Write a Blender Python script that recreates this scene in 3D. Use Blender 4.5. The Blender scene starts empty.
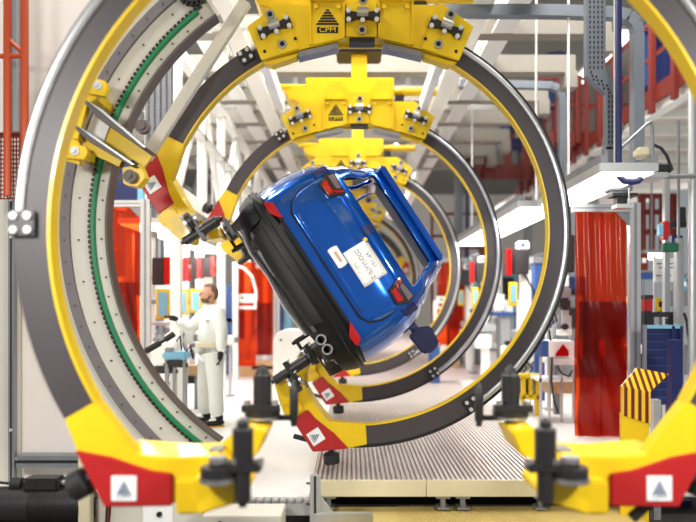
import bpy, bmesh, math, random
from math import sin, cos, pi, radians, atan2, hypot
from mathutils import Matrix, Vector
random.seed(7)
C = bpy.context.scene.collection

# ------------------------------------------------------------------ camera, world, lights, exposure
F, VX, HY, EYE = 650.0, 352.0, 305.0, 1.5
cam = bpy.data.cameras.new('camera'); co = bpy.data.objects.new('camera', cam); C.objects.link(co)
co.location = (0, 0, EYE); co.rotation_euler = (pi/2, 0, 0)
cam.sensor_width = 36; cam.lens = F/696*36
cam.shift_x = -(VX-348)/696; cam.shift_y = (HY-261)/696
cam.dof.use_dof = True; cam.dof.focus_distance = 6.1; cam.dof.aperture_fstop = 0.68
bpy.context.scene.camera = co
vs = bpy.context.scene.view_settings
vs.view_transform = 'Standard'; vs.look = 'None'; vs.exposure = 0.30; vs.gamma = 1; vs.use_curve_mapping = False
w = bpy.data.worlds.new('hall'); bpy.context.scene.world = w; w.use_nodes = True
w.node_tree.nodes['Background'].inputs[0].default_value = (0.93, 0.97, 1.0, 1)
w.node_tree.nodes['Background'].inputs[1].default_value = 0.24

def area(name, loc, size, power, rot=(0, 0, 0), col=(1, .98, .95)):
    l = bpy.data.lights.new(name, 'AREA'); l.shape = 'RECTANGLE'; l.size, l.size_y = size
    l.energy = power; l.color = col
    o = bpy.data.objects.new(name, l); C.objects.link(o); o.location = loc; o.rotation_euler = rot
    return o
area('hall_and_fill_light', (-3.2, 5.4, 7.4), (1.2, 4.4), 430)
area('hall_and_fill_light', (2.8, 5.4, 7.4), (1.2, 4.4), 280)
area('hall_and_fill_light', (-4.6, 9.4, 7.4), (1.6, 4), 640)
area('hall_and_fill_light', (0.3, 9.0, 7.6), (1.2, 4), 430)
area('hall_and_fill_light', (4.2, 9.4, 7.4), (1.2, 4), 200)
area('hall_and_fill_light', (-10.5, 16, 5.5), (10, 3), 850, (0, radians(-62), 0))  # added fill beyond the left frame edge, brightens lattice and background
area('hall_and_fill_light', (10.5, 17, 5.5), (10, 3), 380, (0, radians(62), 0))  # added fill beyond the right frame edge, brightens the background
area('near_ring_fill', (-2.3, 1.3, 2.7), (.6, .4), 120, (radians(42), 0, radians(-28)))  # added fill in front, lights the near ring's arms and feet
area('near_ring_fill', (2.6, 1.3, 2.7), (.6, .4), 120, (radians(42), 0, radians(28)))  # second added fill, for the near ring's other side
area('canopy_lamp', (2.38, 10.6, 2.68), (.5, 5.0), 110)
area('canopy_lamp', (-3.07, 12, 2.64), (.5, 5.0), 115)
area('far_wall_fill', (0, 22, 7.6), (10, 3), 2000, (radians(58), 0, 0))  # added fill turned away from the camera to brighten the far end

def at(px, py, Y):
    return Vector(((px-VX)/F*Y, Y, EYE-(py-HY)/F*Y))

# ------------------------------------------------------------------ materials
def lin(c):
    c = c/255
    return c/12.92 if c <= .04045 else ((c+.055)/1.055)**2.4
MATS = {}
def mat(name, rgb, rough=.5, metal=0, noise=.06, scale=6, coat=0, emit=0, bump=0, alpha=1, spec=.5):
    m = bpy.data.materials.new(name); m.use_nodes = True
    nt = m.node_tree; b = nt.nodes['Principled BSDF']
    col = (lin(rgb[0]), lin(rgb[1]), lin(rgb[2]), 1)
    b.inputs['Roughness'].default_value = rough; b.inputs['Metallic'].default_value = metal
    b.inputs['Coat Weight'].default_value = coat; b.inputs['Coat Roughness'].default_value = .05
    b.inputs['Specular IOR Level'].default_value = spec
    b.inputs['Alpha'].default_value = alpha
    b.inputs['Base Color'].default_value = col
    if noise:
        tc = nt.nodes.new('ShaderNodeTexCoord'); n = nt.nodes.new('ShaderNodeTexNoise')
        n.inputs['Scale'].default_value = scale; n.inputs['Detail'].default_value = 4
        nt.links.new(tc.outputs['Object'], n.inputs['Vector'])
        mx = nt.nodes.new('ShaderNodeMix'); mx.data_type = 'RGBA'
        mx.inputs[6].default_value = tuple(x*(1-noise) for x in col[:3])+(1,)
        mx.inputs[7].default_value = tuple(min(1, x*(1+noise)) for x in col[:3])+(1,)
        nt.links.new(n.outputs['Fac'], mx.inputs[0]); nt.links.new(mx.outputs[2], b.inputs['Base Color'])
        if bump:
            bp = nt.nodes.new('ShaderNodeBump'); bp.inputs['Strength'].default_value = bump; bp.inputs['Distance'].default_value = .01
            nt.links.new(n.outputs['Fac'], bp.inputs['Height']); nt.links.new(bp.outputs[0], b.inputs['Normal'])
    if emit:
        b.inputs['Emission Color'].default_value = col; b.inputs['Emission Strength'].default_value = emit
    MATS[name] = m
    return m
YEL = mat('yellow_paint', (228, 191, 16), .38, noise=.08, coat=.15)
RED = mat('red_paint', (172, 26, 27), .42, noise=.06, coat=.1)
BAND = mat('dark_band', (60, 54, 56), .55, noise=.1)
BLK = mat('black_metal', (34, 32, 33), .42, noise=.1)
RUB = mat('black_rubber', (26, 26, 27), .6, noise=.1)
BOLT = mat('bolt_zinc', (214, 214, 210), .35, .3, noise=.04)
STEEL = mat('bright_steel', (196, 196, 196), .38, 1, noise=.06)
GREYM = mat('grey_steel', (140, 142, 146), .45, .5, noise=.08)
ALU = mat('aluminium', (196, 198, 198), .38, .6, noise=.05)
TRAY = mat('galvanised', (118, 124, 132), .5, .4, noise=.1)
HOLE = mat('hole_black', (14, 14, 15), .8, noise=0)
WHITE = mat('white_paint', (238, 238, 234), .45, noise=.03)
BEIGE = mat('beige_paint', (204, 199, 185), .5, noise=.04)
CREAM = mat('cream_paint', (214, 204, 172), .5, noise=.04)
WALLM = mat('wall_panel', (226, 217, 208), .6, noise=.03)
RIM = mat('brown_rim', (92, 80, 76), .55, noise=.12)
FLANGE = mat('grey_flange', (112, 106, 106), .5, noise=.12, scale=14)
GRN = mat('green_guide', (10, 122, 74), .4, noise=.06)
CHAINM = mat('chain_steel', (74, 68, 62), .4, .7, noise=.2)
BLUE = mat('car_blue', (3, 90, 190), .17, .64, noise=.04, coat=1)
CARBLK = mat('bumper_plastic', (13, 12, 13), .42, noise=.1, scale=30, spec=.3)
CARINT = mat('interior_grey', (186, 188, 190), .7, noise=.1)
LENSD = mat('smoked_lens', (44, 40, 46), .12, noise=.1, coat=.6)
LENSR = mat('red_lens', (176, 16, 18), .15, noise=.1, coat=.8)
LENSW = mat('clear_lens', (200, 205, 210), .1, noise=.1, coat=.8)
LENSC = mat('grey_lens', (112, 100, 104), .1, noise=.1, coat=.8)
PAPER = mat('paper', (236, 236, 232), .7, noise=.02)
INK = mat('ink', (70, 72, 80), .8, noise=0)
INKG = mat('sticker_grey', (118, 128, 146), .7, noise=0)
ORG = mat('orange_paint', (184, 72, 28), .45, noise=.08)
ORGR = mat('orange_red_paint', (108, 28, 15), .5, noise=.08)
NAVY = mat('navy_paint', (26, 34, 84), .4, noise=.06)
BLU2 = mat('machine_blue', (48, 80, 138), .45, noise=.08)
LBLU = mat('pale_blue', (120, 178, 206), .45, noise=.06)
BRIGHT = mat('lamp_diffuser', (255, 255, 252), .6, noise=0, emit=2.6)
COVER = mat('coverall_white', (226, 230, 226), .85, noise=.06, bump=.25, scale=9)
SKIN = mat('skin', (212, 160, 136), .55, noise=.06)
HAIR = mat('hair_brown', (112, 84, 66), .8, noise=.2, scale=40)
GLOVE = mat('glove_black', (28, 28, 30), .8, noise=.1)
TAN = mat('carton_tan', (196, 164, 122), .7, noise=.06)
GREENB = mat('green_box', (14, 92, 62), .5, noise=.06)
GRATE = mat('yellow_grating', (206, 182, 112), .55, noise=.12, scale=3)
PLAT = mat('ribbed_alloy', (206, 196, 190), .40, .35, noise=.1, scale=2)
FLOORM = mat('hall_floor', (222, 222, 218), .32, noise=.03, scale=.8)
PINKF = mat('far_floor', (208, 190, 186), .4, noise=.04)
PIT = mat('pit_floor', (96, 90, 84), .7, noise=.12)
CEILM = mat('ceiling_sheet', (112, 112, 108), .7, noise=.04)
BACKW = mat('far_wall_sheet', (160, 157, 150), .7, noise=.05)
SEAL = mat('yellow_dot', (232, 190, 40), .5, noise=0)

BEAMM = mat('beam_paint', (136, 130, 119), .55, noise=.05)
def film(name, rgb, dens, rough, tint=(1.0, .11, .015, 1)):
    m = bpy.data.materials.new(name); m.use_nodes = True; nt = m.node_tree
    b = nt.nodes['Principled BSDF']; out = nt.nodes['Material Output']
    b.inputs['Base Color'].default_value = tuple(lin(x) for x in rgb)+(1,); b.inputs['Roughness'].default_value = rough+.1
    b.inputs['Coat Weight'].default_value = .15
    tr = nt.nodes.new('ShaderNodeBsdfTransparent'); tr.inputs[0].default_value = tint
    mx = nt.nodes.new('ShaderNodeMixShader')
    tc = nt.nodes.new('ShaderNodeTexCoord'); n = nt.nodes.new('ShaderNodeTexNoise'); n.inputs['Scale'].default_value = 4
    nt.links.new(tc.outputs['Object'], n.inputs['Vector'])
    mr = nt.nodes.new('ShaderNodeMapRange'); mr.inputs[3].default_value = dens-.12; mr.inputs[4].default_value = dens+.12
    nt.links.new(n.outputs['Fac'], mr.inputs[0]); nt.links.new(mr.outputs[0], mx.inputs[0])
    nt.links.new(tr.outputs[0], mx.inputs[1]); nt.links.new(b.outputs[0], mx.inputs[2]); nt.links.new(mx.outputs[0], out.inputs[0])
    return m
FILM = film('red_film', (206, 22, 6), .34, .12)
FILMD = film('dark_red_film', (96, 5, 6), .42, .12, (.55, .16, .12, 1))

def stripes():
    m = bpy.data.materials.new('hazard_stripes'); m.use_nodes = True; nt = m.node_tree; b = nt.nodes['Principled BSDF']
    tc = nt.nodes.new('ShaderNodeTexCoord'); sp = nt.nodes.new('ShaderNodeSeparateXYZ')
    nt.links.new(tc.outputs['Object'], sp.inputs[0])
    a = nt.nodes.new('ShaderNodeMath'); a.operation = 'MULTIPLY'; a.inputs[1].default_value = 17
    nt.links.new(sp.outputs[0], a.inputs[0])
    fr = nt.nodes.new('ShaderNodeMath'); fr.operation = 'FRACT'; nt.links.new(a.outputs[0], fr.inputs[0])
    gt = nt.nodes.new('ShaderNodeMath'); gt.operation = 'GREATER_THAN'; gt.inputs[1].default_value = .5; nt.links.new(fr.outputs[0], gt.inputs[0])
    mx = nt.nodes.new('ShaderNodeMix'); mx.data_type = 'RGBA'
    mx.inputs[6].default_value = (lin(236), lin(184), lin(30), 1); mx.inputs[7].default_value = (lin(92), lin(28), lin(16), 1)
    nt.links.new(gt.outputs[0], mx.inputs[0]); nt.links.new(mx.outputs[2], b.inputs['Base Color']); b.inputs['Roughness'].default_value = .45
    return m
HAZ = stripes()

# ------------------------------------------------------------------ mesh builder
class MB:
    def __init__(s, M=None):
        s.v, s.f, s.mi = [], [], []; s.M = M or Matrix.Identity(4); s.m = 0
    def add(s, vs, fs):
        b = len(s.v); s.v += [tuple(s.M @ Vector(p)) for p in vs]
        s.f += [tuple(i+b for i in f) for f in fs]; s.mi += [s.m]*len(fs); return s
    def box(s, c, d, R=None):
        x, y, z = d[0]/2, d[1]/2, d[2]/2
        p = [Vector(q) for q in [(-x,-y,-z),(x,-y,-z),(x,y,-z),(-x,y,-z),(-x,-y,z),(x,-y,z),(x,y,z),(-x,y,z)]]
        if R is not None: p = [R @ q for q in p]
        c = Vector(c)
        return s.add([c+q for q in p], [(0,3,2,1),(4,5,6,7),(0,1,5,4),(1,2,6,5),(2,3,7,6),(3,0,4,7)])
    def span(s, a, b):
        return s.box([(a[i]+b[i])/2 for i in range(3)], [abs(b[i]-a[i]) for i in range(3)])
    def bar(s, p0, p1, w, h):
        p0, p1 = Vector(p0), Vector(p1); d = p1-p0; L = d.length; d = d/L
        up = Vector((0,0,1)) if abs(d.z) < .95 else Vector((0,1,0))
        x = d.cross(up).normalized(); z = x.cross(d)
        R = Matrix((x, d, z)).transposed()
        return s.box((p0+p1)/2, (w, L, h), R)
    def tube(s, pts, r, n=12, caps=True):
        pts = [Vector(p) for p in pts]; rr = r if isinstance(r, (list, tuple)) else [r]*len(pts)
        vs, fs = [], []; prev = None
        for i, p in enumerate(pts):
            d = (pts[min(i+1, len(pts)-1)]-pts[max(i-1, 0)]).normalized()
            if prev is None:
                x = d.orthogonal().normalized()
            else:
                x = (prev-d*prev.dot(d)).normalized()
            prev = x; y = d.cross(x)
            for k in range(n):
                a = 2*pi*k/n; vs.append(p+(x*cos(a)+y*sin(a))*rr[i])
        for i in range(len(pts)-1):
            for k in range(n):
                a, b = i*n+k, i*n+(k+1) % n; fs.append((a, b, b+n, a+n))
        if caps:
            fs.append(tuple(range(n-1, -1, -1))); fs.append(tuple(range((len(pts)-1)*n, len(pts)*n)))
        return s.add(vs, fs)
    def cyl(s, c, r, h, axis='Z', n=16):
        c = Vector(c); a = {'X': Vector((1,0,0)), 'Y': Vector((0,1,0)), 'Z': Vector((0,0,1))}[axis] if isinstance(axis, str) else Vector(axis).normalized()
        return s.tube([c-a*h/2, c+a*h/2], r, n)
    def prism(s, poly, y0, y1):
        a = sum(poly[i][0]*poly[(i+1) % len(poly)][1]-poly[(i+1) % len(poly)][0]*poly[i][1] for i in range(len(poly)))
        if a < 0: poly = poly[::-1]
        n = len(poly); vs = [(x, y0, z) for x, z in poly]+[(x, y1, z) for x, z in poly]
        fs = [tuple(range(n)), tuple(range(2*n-1, n-1, -1))]
        fs += [(i, i+n, (i+1) % n+n, (i+1) % n) for i in range(n)]
        return s.add(vs, fs)
    def arc(s, r0, r1, a0, a1, y0, y1, n=64, c=(0, 0)):
        vs, fs = [], []
        for i in range(n+1):
            a = radians(a0+(a1-a0)*i/n); q = (cos(a), sin(a))
            for r, y in ((r0, y0), (r1, y0), (r1, y1), (r0, y1)):
                vs.append((c[0]+r*q[0], y, c[1]+r*q[1]))
        for i in range(n):
            for k in range(4):
                a, b = i*4+k, i*4+(k+1) % 4; fs.append((a, a+4, b+4, b))
        fs.append((0, 1, 2, 3)); fs.append((n*4+3, n*4+2, n*4+1, n*4))
        return s.add(vs, fs)
    def torus_arc(s, R, r, a0, a1, y, n=64, m=10, c=(0, 0)):
        return s.tube([(c[0]+R*cos(radians(a0+(a1-a0)*i/n)), y, c[1]+R*sin(radians(a0+(a1-a0)*i/n))) for i in range(n+1)], r, m)
    def ball(s, c, r, n=12, sc=(1, 1, 1)):
        pts = []; c = Vector(c); vs, fs = [], []
        for i in range(n//2+1):
            t = pi*i/(n//2)
            for k in range(n):
                a = 2*pi*k/n; vs.append(c+Vector((r*sc[0]*sin(t)*cos(a), r*sc[1]*sin(t)*sin(a), r*sc[2]*cos(t))))
        for i in range(n//2):
            for k in range(n):
                a, b = i*n+k, i*n+(k+1) % n; fs.append((a, a+n, b+n, b))
        return s.add(vs, fs)
    def build(s, name, m, parent=None, bevel=0, loc=None):
        me = bpy.data.meshes.new(name); me.from_pydata(s.v, [], s.f)
        ms = m if isinstance(m, (list, tuple)) else [m]
        for x in ms: me.materials.append(x)
        me.polygons.foreach_set('material_index', s.mi); me.update()
        bm = bmesh.new(); bm.from_mesh(me)
        bmesh.ops.recalc_face_normals(bm, faces=bm.faces)
        if bevel:
            es = [e for e in bm.edges if len(e.link_faces) == 2 and e.calc_face_angle(0) > .6]
            bmesh.ops.bevel(bm, geom=es, offset=bevel, segments=2, affect='EDGES', clamp_overlap=True)
        bm.to_mesh(me); bm.free()
        me.polygons.foreach_set('use_smooth', [True]*len(me.polygons)); me.set_sharp_from_angle(angle=.6)
        o = bpy.data.objects.new(name, me); C.objects.link(o)
        if parent is not None: o.parent = parent
        if loc is not None: o.location = loc
        return o

def tag(o, label=None, cat=None, group=None, kind=None):
    if label: o['label'] = label
    if cat: o['category'] = cat
    if group: o['group'] = group
    if kind: o['kind'] = kind
    return o
def thing(name, label, cat, loc=(0, 0, 0), group=None, rot=(0, 0, 0)):
    o = bpy.data.objects.new(name, None); C.objects.link(o); o.location = loc; o.rotation_euler = rot; o.empty_display_size = .1
    return tag(o, label, cat, group)
def struct(mb, name, m, bevel=0):
    return tag(mb.build(name, m, bevel=bevel), kind='structure')
def copy_tree(o, parent=None):
    c = o.copy(); C.objects.link(c)
    if parent is not None: c.parent = parent
    for ch in list(o.children): copy_tree(ch, c)
    return c
def text_mesh(txt, size, align='CENTER'):
    cu = bpy.data.curves.new('lettering', 'FONT'); cu.body = txt; cu.size = size; cu.align_x = align; cu.align_y = 'CENTER'; cu.extrude = .0012
    o = bpy.data.objects.new('lettering', cu); C.objects.link(o)
    dg = bpy.context.evaluated_depsgraph_get()
    me = bpy.data.meshes.new_from_object(o.evaluated_get(dg))
    vs = [tuple(v.co) for v in me.vertices]; fs = [tuple(p.vertices) for p in me.polygons]
    bpy.data.objects.remove(o); bpy.data.curves.remove(cu); bpy.data.meshes.remove(me)
    return vs, fs

# ------------------------------------------------------------------ setting: floors, walls, ceiling
b = MB()
b.span((-9, 5.08, -.14), (-.34, 13, 0)); b.span((2.14, 5.6, -.14), (9, 13, 0)); b.span((-.34, 9.99, -.14), (2.14, 13, -.02))
struct(b, 'floor', FLOORM)
struct(MB().span((-14, 13, -.14), (14, 42, -.005)), 'floor.001', PINKF)
struct(MB().span((-6, -1, -.55), (6, 6.6, -.45)), 'floor.002', PIT)
struct(MB().span((-14, 1.0, 8.6), (14, 42, 8.8)), 'ceiling', CEILM)
struct(MB().span((-14, 41.8, -.1), (14, 42, 8.7)), 'wall_back', BACKW)
b = MB(); b.arc(2.5, 9.0, 124.5, 238, 5.60, 5.66, 60, (.108, 2.148)); struct(b, 'wall_left', WALLM)

# ribbed transfer platform
plat = thing('ribbed_platform', 'long low ribbed metal platform running under the rings and the blue car', 'platform', (.9, 5.57, 0))
b = MB()
x = -1.24
b.span((-1.24, 0, -.06), (1.24, 7.4, -.030))
while x < 1.21:
    b.add([(x, 0, -.03), (x+.004, 0, 0), (x+.024, 0, 0), (x+.028, 0, -.03), (x, 7.4, -.03), (x+.004, 7.4, 0), (x+.024, 7.4, 0), (x+.028, 7.4, -.03)],
          [(0, 1, 5, 4), (1, 2, 6, 5), (2, 3, 7, 6), (0, 3, 2, 1), (4, 5, 6, 7)])
    x += .043
b.build('ribbed_deck', PLAT, plat)
MB().span((-1.24, -.03, -.135), (-.27, 0, .005)).span((-.265, -.03, -.135), (1.24, 0, .005)).build('front_beam', CREAM, plat, .004)
for sx in (-1.1, -.12, .05, .72):
    MB().span((sx-.06, -.02, -.155), (sx+.06, .08, -.135)).span((sx-.02, 0, -.23), (sx+.02, .06, -.15)).span((sx-.05, -.02, -.25), (sx+.05, .1, -.23)).build('foot', GREYM, plat)
MB().span((-1.26, .3, -.3), (1.24, .34, -.06)).build('gap_shade', HOLE, plat)  # black sheet standing in for the shade in the gap under the deck
b = MB(); b.span((-1.15, -1.2, -.30), (1.5, .2, -.27))
for i in range(80): b.span((-.5+i*.025, -1.2, -.27), (-.488+i*.025, .2, -.262))
o = b.build('pit_grating', GRATE); o.location = (.9, 5.5, 0); tag(o, 'yellowish ribbed metal grating in the pit before the platform edge', 'grating')

# ------------------------------------------------------------------ fixed rotating-station ring at left
SC = (.108, 2.148)
st = thing('guide_ring', 'big beige C-shaped machine ring with green chain guide, fixed at left wall', 'machine ring', (SC[0], 5.4, SC[1]))
MB().arc(2.15, 2.80, 124.7, 236, 0, .06, 72).build('ring_body', BEIGE, st)
MB().arc(2.445, 2.525, 124.7, 236, -.035, .0, 72).build('outer_flange', FLANGE, st)
MB().arc(2.135, 2.152, 124.7, 236, -.03, .11, 72).build('inner_rail', RIM, st)
MB().arc(2.236, 2.262, 128, 236, -.05, .0, 72).build('chain_guide', GRN, st)
b = MB()
for i in range(100):
    a = radians(127+i*1.08); r = 2.278; c = (r*cos(a), -.02, r*sin(a)); R = Matrix.Rotation(-a, 3, 'Y')
    b.box(c, (.028, .03, .030), R); b.cyl((c[0], -.036, c[2]), .011, .02, 'Y', 8)
o = b.build('roller_chain', CHAINM, st); o['kind'] = 'stuff'
bolt0 = MB().cyl((0, 0, 0), .009, .012, 'Y', 8).build('bolt', RIM, st, 0, (2.205*cos(radians(128)), -.004, 2.205*sin(radians(128))))
for i in range(26):
    a = radians(128+i*4.2)
    for r, y in ((2.19, -.004), (2.38, -.004), (2.485, -.038)) if i % 2 else ((2.205, -.004), (2.485, -.038)):
        c = bolt0.copy(); C.objects.link(c); c.location = (r*cos(a), y, r*sin(a))
ae = radians(124.7)
b = MB(); b.box((2.30*cos(ae), .04, 2.30*sin(ae)), (.36, .16, .03), Matrix.Rotation(-ae, 3, 'Y')); b.build('end_plate', BEIGE, st)
a = radians(126); b = MB(); cx, cz = 2.42*cos(a), 2.42*sin(a)
b.cyl((cx, -.05, cz), .12, .05, 'Y', 32)
for k in range(20):
    t = 2*pi*k/20; b.box((cx+.13*cos(t), -.05, cz+.13*sin(t)), (.03, .04, .022), Matrix.Rotation(-t, 3, 'Y'))
b.build('sprocket', RUB, st)
# beige diagonal brace of the station
o = MB().bar(at(246, 2, 5.75), at(146, 158, 5.75), .075, .1).build('diagonal_brace', BEIGE, None, .005)
tag(o, 'slim beige diagonal brace crossing behind the top of the big beige machine ring', 'brace')

# yellow guide bracket on the fixed ring
gb = thing('guide_bracket', 'yellow bracket with two grey guide blades and rollers on the beige machine ring', 'bracket', at(108, 125, 5.05))
O = at(108, 125, 5.05)
def L(px, py, dy=0): p = at(px, py, 5.05); return (p.x-O.x, dy, p.z-O.z)
def pl(pts): return [(L(*p)[0], L(*p)[2]) for p in pts]
MB().prism(pl([(86, 78), (101, 84), (99, 100), (90, 106), (80, 140), (84, 150), (82, 166), (62, 160), (66, 130)]), -.05, .02).build('base_plate', YEL, gb, .006)
for pts, bx in (([(88, 80), (111, 86), (113, 92), (110, 101), (90, 97)], (104, 91)), ([(66, 146), (92, 150), (94, 156), (90, 163), (64, 160)], (82, 155))):
    MB().prism(pl(pts), -.12, -.05).build('lug', YEL, gb, .006)
    MB().cyl(L(*bx, -.125), .034, .03, 'Y').cyl(L(*bx, -.145), .02, .04, 'Y', 6).build('bolt', BOLT, gb)
for p0, p1, ky in (((89, 106), (151, 151), 6), ((80, 131), (140, 168), 4)):
    bl = MB().prism(pl([p0, (p0[0]+4, p0[1]-1), (p0[0]+20, p0[1]+9), p1, (p1[0]-4, p1[1]+1), (p0[0]+14, p0[1]+ky+10)]), -.12, .16).build('guide_blade', RIM, gb, .003)
    MB().prism(pl([(p0[0]+4, p0[1]-1), (p0[0]+20, p0[1]+9), p1, (p1[0]-2, p1[1]+.4), (p0[0]+18, p0[1]+10.2)]), -.128, -.12).build('blade_edge', ALU, bl)
MB().prism(pl([(88, 110), (146, 152), (138, 164), (82, 132)]), .14, .17).build('channel_web', YEL, gb)
MB().prism(pl([(88, 110), (104, 122), (97, 141), (82, 132)]), .11, .14).build('channel_plate', WHITE, gb)
MB().prism(pl([(81, 136), (104, 142), (122, 157), (118, 166), (84, 150)]), .02, .10).build('gusset', YEL, gb)
MB().prism(pl([(87, 108), (93, 108), (84, 142), (78, 142)]), -.11, -.05).build('stiffener', YEL, gb)
for q in ((92, 95), (75, 150)): MB().bar(L(*q, .0), L(*q, .36), .07, .07).build('mount_arm', YEL, gb)
MB().cyl(L(143, 127, 0), .055, .05, 'Y', 24).cyl(L(143, 127, -.03), .03, .03, 'Y').build('guide_roller', RIM, gb)
MB().prism(pl([(123, 168), (141, 165), (146, 178), (138, 187), (124, 184)]), -.02, .1).build('roller_mount', YEL, gb, .005)
MB().cyl(L(133, 178, -.05), .05, .06, 'Y', 24).cyl(L(133, 178, -.09), .02, .03, 'Y').build('guide_roller', RIM, gb)
MB().bar(L(118, 180, .12), L(133, 160, .12), .08, .08).build('roller_link', BLK, gb)

# ------------------------------------------------------------------ carrier rings
SP = 1.95
FOOT = [(-1.625, -1.135), (-1.475, -1.425), (-1.125, -1.42), (-1.125, -1.255), (-1.235, -1.24), (-1.44, -1.17)]
def mir(p, s): return [(x*s*-1, z) for x, z in p] if s > 0 else list(p)
def sticker(mb, c, size, y, s):
    cx, cz = c; h = size/2
    mb.m = 0; mb.span((cx-h, y, cz-h), (cx+h, y+.004, cz+h))
    mb.m = 1
    for k in range(4):
        ww = h*.62*(k+1)/4; z1 = cz+h*.55-k*h*.26
        mb.prism([(cx-ww*.72, z1), (cx+ww*.72, z1), (cx+ww, z1-h*.2), (cx-ww, z1-h*.2)], y-.003, y)
    vs, fs = text_mesh('CPM', h*.5); mb.add([(cx+x*1.2, y-.002+z*.5, cz-h*.66+yy) for x, yy, z in vs], fs)
def make_carrier(name, label, ang, loc, hanger=True, group='overhead carrier rings'):
    root = thing(name, label, 'carrier ring', loc, group)
    M = Matrix.Rotation(radians(ang), 4, 'Y')
    def mb(): return MB(M)
    mb().arc(1.776, 1.95, -30, 210, -.05, .035, 120).build('ring_band', BAND, root, 0)
    mb().arc(1.764, 1.777, -30, 210, -.053, .05, 120).build('inner_strip', YEL, root)
    mb().arc(1.949, 1.985, -50, 120, -.02, .035, 100).build('cable_guard', RUB, root)
    mb().torus_arc(1.922, .027, 1, 179, -.052, 90, 12).build('guide_rail', STEEL, root)
    for a in (1, 179):
        q = radians(a); c = (1.895*cos(q), -.07, 1.895*sin(q))
        o = mb().box(c, (.13, .025, .13)).build('rail_stop', BLK, root, .004)
        for dx in (-.036, .036):
            for dz in (-.036, .036): mb().cyl((c[0]+dx, -.09, c[2]+dz), .018, .02, 'Y', 10).build('bolt', BOLT, o)
    for s in (-1, 1):
        # yellow end of the arc, then the straight leg down to the foot
        b = mb(); b.prism(mir([(-1.689, -.975), (-1.62, -1.15), (-1.44, -1.23), (-1.28, -1.23), (-1.33, -1.14), (-1.528, -.882)], s), -.053, .05)
        b.build('ring_end', YEL, root, .006)
        ft = mb().prism(mir(FOOT, s), -.075, .06).build('foot_plate', RED, root, .008)
        b = mb(); sticker(b, (1.37*s, -1.325), .128, -.082, s); b.build('sticker', [PAPER, INKG], ft)
        nx, nz = s*.87, -.49; c = Vector((s*1.54, 0, -1.275))
        wh = mb(); wh.tube([c+Vector((nx, 0, nz))*t for t in (-.02, .07)], .028, 12)
        wh.tube([c+Vector((nx, 0, nz))*t for t in (.05, .06, .14, .15)], [.062, .076, .076, .062], 20); wh.build('foot_wheel', RUB, root)
        # arm
        arm = mb().prism(mir([(-1.42, -1.15), (-1.12, -1.175), (-.90, -1.165), (-.82, -1.28), (-.95, -1.40), (-1.40, -1.42)], s), -.05, .30).build('arm', YEL, root, .01)
        mb().prism(mir([(-1.097, -1.275), (-.965, -1.275), (-.955, -1.42), (-.99, -1.448), (-1.097, -1.448)], s), -.12, -.04).build('end_block', YEL, arm, .012)
        mb().prism(mir([(-.99, -1.24), (-.96, -1.42), (-.74, -1.35), (-.72, -1.30), (-.84, -1.22)], s), -.22, .16).build('front_bracket', YEL, arm, .01)
        mb().prism(mir([(-1.02, -1.24), (-.90, -1.36), (-.72, -1.20), (-.67, -1.08), (-.80, -1.06)], s), .16, .52).build('rear_bracket', YEL, arm, .01)
        mb().box((s*.93, .1, -1.165), (.07, .1, .02)).build('arm_pad', GREYM, arm)
        # front clamp
        X = s*.73
        b = mb(); b.tube([(X, -.27, z) for z in (-1.36, -1.34, -1.33, -1.16, -1.155, -.985, -.975, -.95, -.93)], [.02, .02, .04, .04, .052, .052, .03, .03, .004], 16)
        fc = b.build('clamp_post', BLK, arm)
        b = mb(); b.box((X+s*.03, -.27, -1.165), (.24, .09, .045)); b.cyl((X+s*.12, -.27, -1.19), .085, .05, 'Z', 24); b.build('clamp_plate', BLK, arm, .004)
        b = mb(); b.cyl((X+s*.12, -.27, -1.225), .09, .022, 'Z', 28); b.cyl((X+s*.12, -.27, -1.17), .045, .10, 'Z', 20)
        b.build('clamp_disc', STEEL, arm)
        for dx in (-.09, .03): mb().cyl((X+s*dx, -.30, -1.135), .016, .03, 'Z', 8).build('clamp_bolt', STEEL, arm)
        # rear clamp
        Y = .42
        b = mb(); b.tube([(X, Y, z) for z in (-1.12, -1.10, -1.06, -1.04, -.80, -.795, -.76, -.74)], [.03, .03, .03, .055, .055, .045, .03, .004], 16); b.build('clamp_post', BLK, arm)
        b = mb(); b.cyl((X, Y, -1.02), .105, .035, 'Z', 24); b.box((X, Y-.06, -.985), (.22, .07, .04)); b.bar((X, Y, -1.05), (s*.545, Y, -1.05), .035, .03); b.build('clamp_plate', BLK, arm, .004)
        b = mb(); b.cyl((X, Y, -1.045), .098, .02, 'Z', 28)
        b.build('clamp_disc', STEEL, arm)
        for dx in (-.08, .08): mb().cyl((X+dx, Y-.06, -.955), .02, .03, 'Z', 8).build('clamp_bolt', STEEL, arm)
        b = mb(); b.tube([(s*.545, Y, z) for z in (-1.10, -1.08, -1.06, -.88, -.84)], [.018, .018, .026, .026, .008], 12); b.build('locating_pin', BLK, arm)
    if hanger: add_hanger(root)
    return root
HT = Matrix.Translation(Vector((.04, 0, .045)))      # the hanger sits a little above the ring's own centre
def rollers(root, c, ang):
    R = HT @ Matrix.Translation(Vector((c[0], 0, c[1]))) @ Matrix.Rotation(radians(-ang), 4, 'Y')
    b = MB(R); b.prism([(-.155, -.05), (-.05, -.02), (.05, -.02), (.155, -.05), (.155, .05), (.05, .035), (-.05, .035), (-.155, .05)], -.205, -.155)
    rb = b.build('roller_block', BLK, root, .004)
    for dx, dz in ((-.125, -.04), (-.125, .04), (.125, -.04), (.125, .04), (0, -.045)): MB(R).cyl((dx, -.21, dz), .021, .03, 'Y', 10).build('bolt', BOLT, rb)
    MB(R).cyl((0, -.185, .035), .048, .10, 'X', 18).build('roller', STEEL, rb)
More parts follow.
